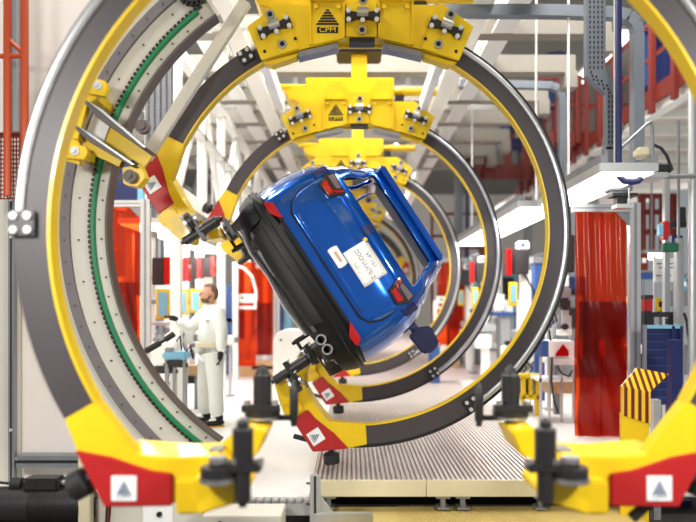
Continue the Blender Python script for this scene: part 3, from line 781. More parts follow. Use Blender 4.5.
MB().cyl((.0, -.02, .05), .02, .02, 'Y').build('button', RUB, cb)
pk = thing('pit_box', 'cream box with lid at the edge of the white floor', 'box', at(246, 522, 4.75))
MB().span((-.30, -.1, -.3), (.27, .2, .075)).build('box_body', BEIGE, pk, .006); MB().cyl((-.17, -.105, .03), .012, .012, 'Y').build('latch', BLK, pk)
ch = thing('cable_chain', 'grey energy chain lying along the front edge of the white floor', 'cable chain', at(258, 502, 5.05))
b = MB(); b.span((-.44, -.02, -.10), (.41, .06, -.0))
for i in range(14): b.box((-.40+i*.06, -.01, .022), (.04, .08, .022)); 
b.build('chain_tray', ALU, ch, .004)
ap = thing('profile_stand', 'upright aluminium profile frame at the corner of the ribbed platform', 'frame', at(318, 522, 5.0))
b = MB(); b.span((-.06, -.03, -.2), (.02, .03, .36)); b.m = 1; b.span((-.03, -.033, -.2), (-.012, -.028, .36)); b.build('upright', [ALU, BLK], ap)
MB().span((-.03, -.04, 0.0), (.42, .02, .075)).build('crossbar', ALU, ap, .004); MB().prism([(.02, .07), (.12, .07), (.02, .20)], -.02, .02).build('gusset', ALU, ap)
for z in (.14, .3): MB().cyl((-.075, -.01, z), .008, .03, 'X', 8).build('bolt', BLK, ap)

# ------------------------------------------------------------------ red curtains
def curtain(px0, px1, py0, py1, Y, lab, lower=True, n=2, post=True, sign=None):
    a, c = at(px0, py1, Y), at(px1, py0, Y); wd = c.x-a.x; h = c.z-a.z
    t = thing('strip_curtain', lab, 'curtain', ((a.x+c.x)/2, Y, a.z), 'red translucent welding curtains')
    nx, nz = 14, 24
    for k in range(n):
        x0, x1 = -wd/2+wd*k/n, -wd/2+wd*(k+1)/n+(.02 if k < n-1 else 0)
        vs = []
        for i in range(nz+1):
            for j in range(nx+1):
                z = h*i/nz; x = x0+(x1-x0)*j/nx
                vs.append((x, .012*sin(j*1.1+k*2+i*.15)+.02*sin(i*.33+k)*(1-i/nz)+k*.012+.01*sin(i*.9+j*.7)*(1-i/nz), z))
        mb = MB(); mb.add(vs, [(i*(nx+1)+j, i*(nx+1)+j+1, (i+1)*(nx+1)+j+1, (i+1)*(nx+1)+j) for i in range(nz) for j in range(nx)])
        mb.build('curtain_strip', FILM, t)
    if lower:
        vs = []
        for i in range(nz+1):
            for j in range(nx+1): vs.append((-wd/2+.03+(wd-.06)*j/nx, -.03+.015*sin(j*.9+i*.5)+.02*sin(i*.5), h*.6*i/nz))
        mb = MB(); mb.add(vs, [(i*(nx+1)+j, i*(nx+1)+j+1, (i+1)*(nx+1)+j+1, (i+1)*(nx+1)+j) for i in range(nz) for j in range(nx)])
        mb.build('lower_sheet', FILMD, t)
    if post:
        b = MB(); b.span((-wd/2-.03, -.03, h), (wd/2+.14, .03, h+.085)); b.m = 1; b.span((-wd/2-.03, -.033, h+.035), (wd/2+.14, -.028, h+.05)); b.build('top_profile', [ALU, GREYM], t)
        b = MB(); b.span((wd/2+.02, -.04, -a.z), (wd/2+.14, .04, h+.1)); b.m = 1; b.span((wd/2+.065, -.043, -a.z), (wd/2+.095, -.038, h+.1)); b.build('upright_profile', [ALU, GREYM], t)
        MB().prism([(wd/2-.14, h), (wd/2+.02, h), (wd/2+.02, h-.16)], -.02, .0).build('corner_gusset', GREYM, t)
    if sign:
        p, q = at(sign[0], sign[3], Y), at(sign[2], sign[1], Y); b = MB()
        b.span((p.x-(a.x+c.x)/2, -.06, p.z-a.z), (q.x-(a.x+c.x)/2, -.05, q.z-a.z)); b.m = 1
        b.prism([(p.x-(a.x+c.x)/2+.08, p.z-a.z+.2), (p.x-(a.x+c.x)/2+.16, p.z-a.z+.2), (p.x-(a.x+c.x)/2+.12, p.z-a.z+.28)], -.064, -.06); b.m = 2
        b.span((p.x-(a.x+c.x)/2+.05, -.064, p.z-a.z+.06), (q.x-(a.x+c.x)/2-.05, -.06, p.z-a.z+.13))
        b.build('warning_sign', [PAPER, GRN, LENSR], t)
    return t
curtain(575, 627, 212, 436, 7.4, 'tall red translucent curtain in an aluminium frame on the right, before the striped guard')
curtain(112, 140, 207, 395, 8.6, 'red translucent curtain seen just inside the big beige machine ring', True, 1, True)
curtain(237, 256, 262, 366, 13.2, 'red curtain with a small white sign, behind and right of the worker', False, 1, False, (237, 294, 257, 309))
curtain(256, 273, 268, 355, 14.0, 'plain red curtain left of the tilted bumper, behind the one with the sign', True, 1, True)
curtain(437, 464, 262, 345, 15.5, 'red curtain at far distance right of the car, seen between two rings', False, 1, True, (436, 296, 452, 309))

# hazard guard
hz = thing('striped_guard', 'folded yellow guard plate with dark hazard stripes beside the red curtain', 'guard', at(634, 522, 5.45))
O = at(634, 522, 5.45)
def HZ(px, py, Y=5.45): p = at(px, py, Y); return (p.x-O.x, p.z-O.z)
MB().prism([HZ(621, 530), HZ(649, 530), HZ(649, 421), HZ(621, 413)], 0, .03).build('guard_post', YEL, hz)
MB().prism([HZ(622, 415), HZ(650, 424), HZ(650, 392), HZ(622, 386)], -.012, 0.03).build('striped_face', HAZ, hz)
p = [HZ(622, 386), HZ(650, 392), HZ(669, 374, 5.6), HZ(637, 368, 5.6)]
b = MB(); b.add([(p[0][0], 0, p[0][1]), (p[1][0], 0, p[1][1]), (p[2][0], .15, p[2][1]), (p[3][0], .15, p[3][1]), (p[0][0], .03, p[0][1]), (p[1][0], .03, p[1][1]), (p[2][0], .17, p[2][1]), (p[3][0], .17, p[3][1])],
                  [(0, 1, 2, 3), (7, 6, 5, 4), (0, 4, 5, 1), (1, 5, 6, 2), (2, 6, 7, 3), (3, 7, 4, 0)]); b.build('striped_flap', HAZ, hz)

# ------------------------------------------------------------------ pixel-sized boxes placed at their real distance
def px_box(mb, x0, y0, x1, y1, Y, d=.1):
    a, c = at(x0, y1, Y), at(x1, y0, Y); mb.span((a.x, Y, a.z), (c.x, Y+d, c.z)); return mb
class Grp:
    def __init__(s, name, label, cat, x, y, Y, group=None):
        s.o = at(x, y, Y); s.Y = Y; s.t = thing(name, label, cat, s.o, group)
    def box(s, name, m, x0, y0, x1, y1, dy=0, d=.1, parent=None, bevel=0):
        Y = s.Y; a, c = at(x0, y1, Y)-s.o, at(x1, y0, Y)-s.o
        return MB().span((a.x, dy, a.z), (c.x, dy+d, c.z)).build(name, m, parent or s.t, bevel)
    def tube(s, name, m, pts, r, parent=None, n=10):
        return MB().tube([at(p[0], p[1], s.Y)-s.o+Vector((0, p[2] if len(p) > 2 else 0, 0)) for p in pts], r, n).build(name, m, parent or s.t)
def fy(Y): return HY+EYE*F/Y      # picture height of the floor at distance Y

# left workstation row: posts with black and red boxes and yellow framed screens
LW = [(148, 9.4), (169, 10.8), (184, 12.0), (199, 13.4)]
words = ['nearest', 'second', 'third', 'farthest']
for (px, Y), wd in zip(LW, words):
    k = 9.4/Y; g = Grp('tool_column', 'white tool column with black and red box, %s of the row left of the worker' % wd, 'column', px, fy(Y), Y, 'tool columns of the left station')
    g.box('post', WHITE, px-5*k, 236, px+5*k, fy(Y), 0, .12)
    g.box('control_box', BLK, px+5*k, 258, px+17*k, 258+27*k, -.05, .2, None, .01)
    g.box('red_cover', LENSR, px+17*k, 257, px+23*k, 257+28*k, -.06, .22, None, .01)
    g.box('cap', GREYM, px-6*k, 231, px+7*k, 237, -.02, .16)
    f = g.box('screen_frame', YEL, px+9*k, 289, px+23*k, 289+30*k, -.06, .05, None, .01)
    g.box('screen', LBLU, px+11.5*k, 292, px+20.5*k, 289+27*k, -.07, .02, f)
    g.box('shelf', ALU, px-8*k, 322, px+24*k, 325, -.1, .35)
    g.box('clamp_arm', GREYM, px-2*k, 300, px+9*k, 304, -.05, .1)
g = Grp('warning_sign', 'white sign with yellow warning triangle at the first tool column', 'sign', 148, 284, 9.375)
g.box('panel', PAPER, 141, 259, 155, 284, 0, .02)
a = at(143.5, 273, 9.375)-g.o; MB().prism([(a.x, a.z), (a.x+.13, a.z), (a.x+.065, a.z+.12)], -.006, 0).build('triangle', SEAL, g.t)
g.box('red_lines', LENSR, 144, 276, 152, 280, -.005, .005)
# low machinery behind worker
specs = [(150, 342, 176, 366, 8.3, WHITE, 'white gearbox block left of the worker legs'), (162, 352, 186, 360, 7.8, LBLU, 'pale blue pneumatic cylinder in front of the worker'),
         (172, 366, 198, 376, 9.3, TAN, 'tan carton on the low shelf behind the worker')]
for x0, y0, x1, y1, Y, m, lab in specs:
    g = Grp('station_unit', lab, 'machine', (x0+x1)/2, fy(Y), Y)
    g.box('casing', m, x0, y0, x1, y1, 0, .25, None, .02)
    g.box('mount', GREYM, x0+2, y0-4, x0+10, y0, .02, .1, None, .01); g.tube('hose', RUB, [(x1-2, y0, .1), (x1+2, y0-6, .1), (x1+5, y1, .12)], .012)
    for q in (x0+3, x1-3): g.box('leg', GREYM, q-1.5, y1, q+1.5, fy(Y), .05, .06)
    g.box('cross_bar', BLK, x0, y1+4, x1, y1+8, .06, .05); g.box('dark_drive', BLK, x0+4, y1, x1-5, y1+5, .0, .15, None, .015)
g = Grp('spindle_tool', 'black and steel nutrunner spindle pointing up from the beige ring', 'tool', 160, 343, 5.6)
b = MB(); P = [at(146, 351, 5.6)-g.o, at(160, 343, 5.6)-g.o, at(160.5, 342.6, 5.6)-g.o, at(165, 340, 5.6)-g.o, at(165.5, 339.6, 5.6)-g.o, at(174, 334, 5.6)-g.o]
b.tube(P, [.028, .028, .014, .014, .026, .026], 12).build('spindle', BLK, g.t)
g = Grp('parts_rack', 'blue topped parts rack with screens behind the worker', 'rack', 232, fy(14), 14)
g.box('side_panel', BLU2, 226, 285, 236, fy(14), 0, .4); g.box('shelf', WHITE, 212, 318, 234, 322, 0, .4); g.box('shelf', WHITE, 212, 345, 234, 349, 0, .4)
g.box('back_panel', GREYM, 214, 290, 226, 360, .3, .05); g.box('indicator', LENSR, 217, 292, 221, 300, .2, .05)
g = Grp('blue_cabinet', 'tall dark blue cabinet seen left behind the warning sign', 'cabinet', 128, fy(10), 10)
g.box('cabinet_body', NAVY, 112, 158, 141, 204, 0, .4); g.box('door_strip', LBLU, 138, 178, 143, 204, -.02, .1); g.box('shelf_edge', WHITE, 110, 203, 142, 207, -.05, .4)
g.box('support', GREYM, 122, 207, 128, fy(10), .2, .1)
g = Grp('white_post', 'white square post beside the red curtain with the sign', 'post', 235, fy(13), 13)
g.box('post', WHITE, 232.5, 262, 237.5, fy(13), 0, .1)
g = Grp('cable_cover', 'white curved pipe over the far red curtain beside the bumper', 'pipe', 250, 300, 12.8)
g.tube('pipe', WHITE, [(237, 266), (244, 268), (252, 276), (256, 290), (256, 300)], .03)
# white rounded cabinet below the car
g = Grp('robot_cabinet', 'white rounded machine cabinet behind the lower clamps of the car', 'cabinet', 300, fy(10.2), 10.2)
O = g.o; P = [at(*p, 10.2)-O for p in [(273, fy(10.2)), (273, 340), (277, 332), (284, 330), (326, 330), (332, 338), (332, fy(10.2))]]
MB().prism([(p.x, p.z) for p in P], 0, .7).build('cabinet_body', WHITE, g.t, .02)
for q in ((281, 340), (281, 372)): MB().cyl(at(*q, 10.2)-O+Vector((0, -.01, 0)), .018, .02, 'Y', 10).build('bolt', BLK, g.t)
g = Grp('blue_column', 'blue machine column between the red curtains and the tilted bumper', 'column', 281, fy(15), 15)
g.box('column', BLU2, 274, 288, 282, fy(15), 0, .3); g.box('light_column', LBLU, 283, 290, 291, fy(15), .1, .3)
g = Grp('tan_crate', 'tan pallet box on the floor below the far red curtain', 'crate', 262, fy(13.6), 13.6); g.box('crate', TAN, 240, 362, 274, fy(13.6), 0, .5); g.box('lid', RUB, 252, 366, 273, 369, -.02, .2)

# right workstation, middle distance
RW = [(527, 9.6, 'nearest'), (486, 12.6, 'second'), (470, 15.0, 'farthest')]
for px, Y, wd in RW:
    k = 9.6/Y; g = Grp('tool_column', 'white tool column with black box and red cover right of the rings, %s of its row' % wd, 'column', px, fy(Y), Y, 'tool columns of the right station')
    y = 305-55*k
    g.box('post', WHITE, px-5*k, y+20*k, px+5*k, fy(Y), .05, .12); g.box('control_box', BLK, px-13*k, y, px+1*k, y+24*k, -.05, .2, None, .01)
    g.box('red_cover', LENSR, px-21*k, y-1, px-16*k, y+26*k, -.06, .2, None, .01)
    f = g.box('screen_frame', YEL, px-19*k, y+32*k, px-10*k, y+56*k, -.05, .05, None, .01); g.box('screen', LBLU, px-17*k, y+35*k, px-12*k, y+52*k, -.06, .02, f)
    g.box('motor_head', WHITE, px-10*k, y-9*k, px+2*k, y, -.04, .15, None, .02); g.box('blue_cap', BLU2, px-7*k, y-7*k, px-3*k, y-3*k, -.06, .02)
    g.tube('hose', RUB, [(px-4*k, y+24*k, -.05), (px+5*k, y+40*k, -.08), (px+8*k, y+62*k, -.05), (px-2*k, y+90*k, 0)], .014)
    g.box('base', ALU, px-12*k, y+80*k, px+12*k, y+90*k, -.1, .4, None, .02)
    g.box('white_unit', WHITE, px-14*k, y+93*k, px+6*k, y+112*k, -.08, .3, None, .02)
g = Grp('blue_column', 'dark blue machine column right of the nearest tool column', 'column', 540, fy(10.2), 10.2); g.box('column', BLU2, 535, 262, 545, fy(10.2), 0, .2); g.box('cap', GREYM, 533, 257, 547, 263, -.02, .24)
g = Grp('grey_bench', 'grey work bench with blue top behind the second ring', 'bench', 500, fy(13), 13)
g.box('bench_top', BLU2, 483, 312, 516, 316, 0, .7); 
for q in (486, 500, 513): g.box('leg', GREYM, q-1.5, 316, q+1.5, fy(13), .05, .1)
g.box('drawer_unit', ALU, 500, 318, 512, 344, .1, .5); g.box('display', WHITE, 497, 294, 508, 310, .3, .1)
for i, (x0, x1, y0, m, wd) in enumerate(((430, 440, 345, BLU2, 'blue plastic bin'), (486, 497, 350, WHITE, 'white bin'), (516, 521, 330, BLU2, 'narrow blue bin'), (474, 481, 338, GREYM, 'grey bin'), (452, 460, 330, TAN, 'tan carton'))):
    Y = (12.5, 13.9, 14.6, 16.4, 15.7)[i]; g = Grp('parts_bin', '%s on the floor far behind the rings on the right' % wd, 'bin', (x0+x1)/2, fy(Y), Y); g.box('bin', m, x0, y0, x1, fy(Y), 0, .3, None, .01); g.box('rim', GREYM, x0-.6, y0-1, x1+.6, y0+1, -.02, .34)
# trolley with white box and red triangle
g = Grp('work_table', 'white tubular work table with cables left of the tall red curtain', 'table', 560, fy(8.3), 8.3)
g.box('table_top', WHITE, 551, 358, 577, 365, 0, .5, None, .01); g.box('lower_shelf', TAN, 549, 382, 577, 394, .05, .4); g.box('mid_shelf', WHITE, 540, 379, 577, 382, 0, .45)
for q in (541, 550, 562, 574): g.box('leg', ALU, q-1, 352 if q < 560 else 365, q+1, fy(8.3), .0, .04)
g.tube('cable', RUB, [(548, 330, -.05), (551, 352, -.06), (550, 380, -.06), (553, 400, -.04), (558, 412, 0)], .012); g.tube('cable', RUB, [(556, 366, -.05), (560, 373, -.06), (567, 376, -.06), (572, 371, 0)], .012)
g.box('upright', ALU, 575, 316, 577, 358, .2, .04); g.box('sensor_head', BLK, 565, 324, 572, 330, .1, .1, None, .02); g.box('bracket', WHITE, 562, 330, 576, 336, .15, .08)
g = Grp('sign_box', 'white box with a red triangle standing on the work table', 'box', 560, 357, 8.2); g.box('box_body', WHITE, 549, 341, 574, 357, 0, .3); g.box('blue_side', BLU2, 542, 341, 549, 357, .02, .3)
a = at(555, 357, 8.2)-g.o; MB().prism([(a.x, 0.01), (a.x+.17, 0.01), (a.x+.17, .08), (a.x+.1, .165), (a.x+.01, .05)], -.006, 0).build('red_mark', LENSR, g.t)
g = Grp('pallet_truck', 'low yellow frame cart on the floor between the ring and the work table', 'cart', 531, fy(8.8), 8.8)
for q in (522, 529, 536): g.box('upright', YEL, q, 376, q+4, fy(8.8) if q != 529 else 398, 0, .1, None, .01)
g.box('top_bar', YEL, 520, 374, 541, 379, 0, .12, None, .01); g.box('bottom_bar', YEL, 520, 395, 541, 400, 0, .3, None, .01); g.box('load', RUB, 522, 379, 536, 394, .12, .3)
g = Grp('gripper_machine', 'grey and black robot gripper left of the red curtain', 'machine', 566, 330, 8.6)
g.box('body', GREYM, 556, 286, 572, 300, 0, .25, None, .03); g.box('joint', BLK, 560, 298, 570, 310, -.05, .2, None, .03); g.box('lower_arm', ALU, 563, 310, 569, 336, 0, .1); g.box('side_box', WHITE, 563, 272, 576, 296, .25, .2, None, .03); g.tube('cable', RUB, [(557, 295), (553, 305), (557, 322)], .013); g.box('stand', GREYM, 562, 336, 568, fy(8.6), .3, .1)
g = Grp('black_unit', 'black rectangular unit just left of the red curtain top', 'machine', 570, 262, 8.9); g.box('casing', BLK, 564, 235, 575, 272, 0, .2, None, .01); g.box('bracket', GREYM, 566, 228, 570, 236, .05, .1)
for i, (x0, x1, m, lab) in enumerate(((505, 513, WHITE, 'white electric cabinet far behind the second ring'), (455, 463, TRAY, 'grey steel hall column behind the rings'), (466, 469, NAVY, 'thin navy pipe beside the grey hall column'))):
    Y = (13.6, 17, 16.5)[i]; y0 = (300, 165, 168)[i]
    g = Grp(('electric_cabinet', 'hall_column', 'vertical_pipe')[i], lab, ('cabinet', 'column', 'pipe')[i], (x0+x1)/2, fy(Y), Y)
    g.box('shaft' if i else 'cabinet_body', m, x0, y0, x1, fy(Y), 0, .15)
    if i == 0: g.box('door_handle', BLK, x0+5, 320, x0+6, 330, -.02, .02)
g = Grp('guard_rail', 'orange tube guard rail far away right of the car', 'rail', 455, fy(18), 18)
for y in (214, 236): g.tube('rail', ORGR, [(430, y), (482, y)], .04)
for x in (432, 456, 480): g.tube('post', ORGR, [(x, 212), (x, fy(18))], .04)
g = Grp('guard_rail', 'lower orange guard rail far away behind the second ring', 'rail', 472, fy(17), 17)
for y in (272, 248): g.tube('rail', ORGR, [(462, y), (492, y)], .035)
for x in (466, 484): g.tube('post', ORGR, [(x, 246), (x, fy(17))], .05)

# small station equipment, each with its own stand
def unit(name, lab, cat, x, y, Y, wpx, hpx, body, dark, hoses=2, seed=0):
    rn = random.Random(seed); g = Grp(name, lab, cat, x, fy(Y), Y)
    g.box('casing', body, x-wpx/2, y-hpx/2, x+wpx/2, y+hpx/2, 0, .22, None, .02)
    g.box('head', dark, x-wpx*.3, y-hpx*.9, x+wpx*.2, y-hpx/2, .03, .14, None, .015)
    g.box('end_cap', GREYM, x+wpx/2, y-hpx*.25, x+wpx*.75, y+hpx*.3, .04, .12, None, .01)
    g.box('label_plate', PAPER, x-wpx*.35, y-hpx*.2, x-wpx*.05, y+hpx*.2, -.006, .006)
    g.box('stand', ALU, x-1.2, y+hpx/2, x+1.2, fy(Y), .08, .06)
    g.box('foot_plate', GREYM, x-4, fy(Y)-1, x+4, fy(Y), .02, .2)
    for q in range(hoses):
        x0 = x+rn.uniform(-.4, .4)*wpx
        g.tube('hose', RUB if q % 2 == 0 else BLU2, [(x0, y-hpx*.4, -.01), (x0+rn.uniform(-6, 6), y+hpx*.2, -.06), (x0+rn.uniform(-7, 7), y+hpx*1.1, -.05), (x+rn.uniform(-3, 3), y+hpx*1.7, .05)], .011)
unit('nutrunner_unit', 'white fastening unit with black head just left of the worker hips', 'machine', 184, 338, 9.0, 18, 12, WHITE, BLK, 2, 1)
unit('nutrunner_unit', 'pale blue fastening unit low between the beige ring and the worker', 'machine', 172, 372, 8.9, 14, 9, LBLU, BLK, 2, 2)
unit('nutrunner_unit', 'dark grey gearbox unit beside the first tool column at left', 'machine', 157, 330, 9.9, 14, 10, GREYM, BLK, 2, 3)
unit('nutrunner_unit', 'small white fastening unit right behind the worker back', 'machine', 229, 340, 10.6, 10, 10, WHITE, BLU2, 1, 4)
unit('nutrunner_unit', 'white drive unit with hoses beside the nearest right tool column', 'machine', 512, 352, 10.4, 18, 12, WHITE, BLK, 3, 5)
unit('nutrunner_unit', 'grey drive unit low at the foot of the nearest right tool column', 'machine', 524, 366, 9.3, 14, 9, ALU, BLK, 3, 6)
unit('nutrunner_unit', 'white drive unit seen between the second and third rings', 'machine', 474, 318, 14.2, 10, 10, WHITE, BLK, 2, 7)
unit('nutrunner_unit', 'white valve block beside the gripper left of the red curtain', 'machine', 551, 312, 9.2, 12, 9, WHITE, BLK, 3, 8)
unit('nutrunner_unit', 'white drive unit right of the aluminium curtain post', 'machine', 650, 350, 8.0, 13, 9, WHITE, BLK, 2, 10)
unit('nutrunner_unit', 'pale blue unit at the far right beside the grey pole', 'machine', 687, 284, 9.4, 9, 12, LBLU, GREYM, 2, 11)
for i, (x0, y0, x1, Y, m, lab) in enumerate(((520, 300, 534, 12.0, WHITE, 'white panel cabinet behind the nearest right tool column'), (546, 280, 557, 11.4, WHITE, 'tall white cabinet left of the gripper machine'), (493, 262, 502, 15.2, WHITE, 'thin white column behind the second ring on the right'), (553, 300, 560, 10.8, ALU, 'grey slim column behind the white valve block'), (448, 300, 456, 16.2, BLU2, 'blue cabinet between third and second ring'))):
    g = Grp('slim_cabinet', lab, 'cabinet', (x0+x1)/2, fy(Y), Y); g.box('cabinet_body', m, x0, y0, x1, fy(Y), 0, .25, None, .01); g.box('vent', GREYM, x0+2, y0+8, x1-2, y0+14, -.01, .02); g.box('handle', BLK, x1-2.5, y0+24, x1-1.8, y0+32, -.02, .02)

# ------------------------------------------------------------------ mezzanine with red balustrade at right
mz = thing('mezzanine', 'raised white walkway running along the upper right of the hall', 'walkway', (4.95, 7, 4.7))
MB().span((-.1, 0, -.12), (.1, 15, .12)).build('edge_beam', WHITE, mz); MB().span((.1, 0, .06), (4, 15, .12)).build('deck', BEIGE, mz)
for i in range(14): MB().span((.1, .4+i*1.1, -.1), (4, .52+i*1.1, .06)).build('joist', WHITE, mz)
for i in range(3): MB().span((.0, 1.5+i*5, -4.7), (.18, 1.68+i*5, -.12)).build('column', GREYM, mz)
bal = thing('balustrade', 'red balustrade with upright boards along the right walkway', 'balustrade', (4.88, 7, 4.82))
for i in range(16): MB().span((-.19, .3+i*.72, -.30), (-.12, .42+i*.72, 1.25)).build('upright', ORGR, bal)
for z in (.62, 1.2): MB().span((-.12, 0, z-.03), (-.09, 12, z+.03)).build('rail', ORGR, bal)
MB().span((-.12, 0, -.14), (-.085, 12, .13)).build('toe_board', ORGR, bal)
fb = thing('balustrade', 'far red balustrade panel crossing behind the grey cable tray', 'balustrade', at(580, 140, 13.5))
for i in range(4):
    x = -.5+i*.42; MB().span((x, 0, -.05), (x+.12, .06, 1.35)).build('upright', ORGR, fb)
for z in (.75, 1.3): MB().span((-.9, .06, z-.03), (1.3, .1, z+.03)).build('rail', ORGR, fb)
MB().span((-.9, .1, -.1), (1.3, .16, .2)).build('toe_board', ORGR, fb)
fb = thing('balustrade', 'most distant red balustrade below the beige cross beams', 'balustrade', at(515, 175, 17))
for i in range(6):
    x = -1.3+i*.5; MB().span((x, 0, -.1), (x+.2, .06, 1.1)).build('upright', ORGR, fb)
MB().span((-1.5, .06, 1.0), (1.9, .1, 1.1)).build('rail', ORGR, fb); MB().span((-1.5, .1, -.1), (1.9, .16, .3)).build('toe_board', ORGR, fb)
for i, (x0, x1, y0, y1, Y) in enumerate(((500, 545, 118, 150, 18), (545, 575, 60, 110, 17), (640, 665, 30, 90, 12.5), (668, 690, 40, 80, 12))):
    g = Grp('blue_machine', ['blue machinery behind the distant red balustrade', 'blue machinery behind the far red panel', 'dark blue equipment behind the red uprights at upper right', 'blue equipment at the upper right corner behind the near ring'][i], 'machine', (x0+x1)/2, y1, Y)
    g.box('casing', NAVY, x0, y0, x1, y1, 0, .5, None, .03); a = at((x0+x1)/2, y1, Y)-g.o; MB().span((a.x-.06, .2, -(g.o.z-4.8) if g.o.z > 4.8 else -g.o.z), (a.x+.06, .32, .02)).build('stand', NAVY, g.t); g.box('panel', BLU2, x0+3, y0+6, x0+9, y1-4, -.03, .04)
    g.tube('duct', BLU2, [(x0+2, y0-4), ((x0+x1)/2, y0-6), (x1-2, y0-2)], .08)

# ------------------------------------------------------------------ cable trays and pipes at upper right
def tray_path(t, pts, wd, Y, o, name='tray_run'):
    for i in range(len(pts)-1):
        a, c = at(*pts[i], Y)-o, at(*pts[i+1], Y)-o
        MB().bar(a, c, wd, .10).build(name, TRAY, t, .004)
p = thing('perforated_tray', 'grey perforated cable tray dropping with an offset bend at upper right', 'cable tray', at(595, 75, 6.3))
O = p.location.copy()
def T(x, y, dy=0): q = at(x, y, 6.3)-O; return (q.x, q.z)
MB().prism([T(585, -40), T(604, -40), T(604, 71), T(613.5, 84), T(613.5, 150), T(604.5, 150), T(604.5, 95), T(585, 77)], -.04, .04).build('tray_body', TRAY, p)
b = MB()
for y in range(-36, 70, 5):
    for x in (587.5, 591.5, 595.5, 599.5): q = at(x+1, y, 6.3)-O; b.box((q.x, -.041, q.z), (.012, .004, .027))
for k in range(4):
    for m_ in range(3): q = at(590+k*5.2-m_*1.2+2, 79+k*4.4-m_*3.6+2, 6.3)-O; b.box((q.x, -.041, q.z), (.016, .004, .022))
for y in range(98, 148, 5):
    for x in (607, 610.5): q = at(x, y, 6.3)-O; b.box((q.x, -.041, q.z), (.012, .004, .027))
o = b.build('slots', HOLE, p); o['kind'] = 'stuff'
MB().span((at(603, 170, 6.3)-O).to_tuple()[0:1]+(-.04,)+((at(603, 170, 6.3)-O).z,), (at(614, 148, 6.3)-O).to_tuple()[0:1]+(.04,)+((at(603, 148, 6.3)-O).z,)).build('end_box', GREYM, p)
def arch(name, lab, pts, Y, wd=.14):
    t = thing(name, lab, 'cable tray', at(pts[-1][0], pts[-1][1], Y)); o = t.location.copy()
    P = [at(x, y, Y)-o for x, y in pts]
    b = MB()
    for a, c in zip(P, P[1:]): b.bar(a, c, .12, wd)
    b.build('tray_run', TRAY, t)
    return t
arch('cable_tray', 'grey cable tray bending down from the ceiling beside the perforated tray', [(440, 11), (560, 12), (618, 14), (628, 17), (635, 24), (637, 34), (637, 175)], 7.6, .13)
arch('cable_tray', 'smaller grey cable tray arch farther back, left of the perforated tray', [(460, 84), (520, 85), (552, 86), (559, 90), (562, 98), (562, 180)], 11.5, .13)
bp = Grp('blue_pipe', 'dark blue vertical pipe ending in a curled elbow above the red curtain', 'pipe', 620, 180, 6.1)
bp.tube('pipe', NAVY, [(618.5, -30), (618.5, 168), (619, 176), (624, 181), (632, 182), (638, 181), (641, 178)], .030, None, 14)
g = Grp('valve_unit', 'grey bracket with black valve hanging just above the red curtain frame', 'valve', 618, 206, 6.6)
g.box('plate', ALU, 600, 172, 668, 177, 0, .3); g.box('hopper', GREYM, 612, 177, 636, 192, .05, .2, None, .03); g.box('valve_body', BLK, 621, 192, 631, 203, .08, .12, None, .01); g.box('flange', BLK, 615, 192, 640, 195, .05, .18); g.tube('stem', STEEL, [(629, 188), (629, 202)], .008); g.box('foot', ALU, 619, 203, 636, 207, .05, .15)
g = Grp('hand_rail', 'bent grey tube rail with hanging bracket above the canopy light at right', 'rail', 650, 170, 6.8)
g.tube('tube', GREYM, [(622, 147), (648, 123), (651, 122), (652.5, 126), (652.5, 180)], .018); g.box('black_case', BLK, 653, 164, 674, 172, 0, .2, None, .02); g.tube('cable', RUB, [(654, 145), (661, 148), (667, 156), (672, 170)], .016); g.box('mount', CREAM, 640, 145, 656, 156, .05, .15, None, .03); g.tube('lower_tube', GREYM, [(622, 178), (696, 176)], .025); g.tube('strut', GREYM, [(600, 158), (622, 148)], .014)
# right machinery stand
g = Grp('rack_post', 'light grey slotted post at the right with a green box on it', 'post', 680, fy(7.2), 7.2)
g.box('post', ALU, 677, 238, 684, fy(7.2), 0, .08); g.box('thin_post', GREYM, 679, 120, 681, 240, .02, .03); g.box('green_box', GREENB, 662, 243, 677, 252, -.05, .1, None, .01); g.box('blue_bracket', NAVY, 674, 235, 685, 250, .05, .08)
g = Grp('rack_post', 'aluminium post with red box left of the green box', 'post', 667, 243, 7.6)
g.box('post', ALU, 665, 178, 670, fy(7.6), 0, .07); g.box('red_box', RED, 660, 222, 666, 240, -.1, .12, None, .01); g.box('black_sensor', BLK, 671, 222, 683, 228, -.08, .1); g.box('sensor_body', BLK, 676, 208, 682, 224, -.1, .1, None, .01); g.box('clip', LBLU, 656, 225, 660, 236, -.08, .06)
g = Grp('grey_pole', 'smooth grey pole at the right edge of the picture', 'pole', 691, fy(6.9), 6.9); g.tube('pole', ALU, [(692, fy(6.9)), (692, 90)], .04, None, 14)
g = Grp('notice_sheet', 'white notice sheet with faint table lines on the right rack', 'sign', 666, 282, 7.9); g.box('sheet', PAPER, 654, 258, 677, 282, 0, .01); g.box('stand', ALU, 654.5, 256, 656, fy(7.9), .012, .03)
for y, x0, x1 in ((263, 657, 664), (263, 667, 674), (267, 659, 663), (267, 668, 675), (275, 656, 662), (275, 667, 671)): g.box('print', INKG, x0, y, x1, y+1.2, -.004, .004)
g = Grp('yellow_box', 'small yellow framed monitor below the notice sheet', 'monitor', 662, 311, 7.9); g.box('frame', YEL, 656, 298, 668, 311, 0, .08, None, .01); g.box('screen', BLK, 659, 301.5, 666, 307, -.01, .02)
g.box('stand', GREYM, 660, 311, 664, fy(7.9), .03, .05)
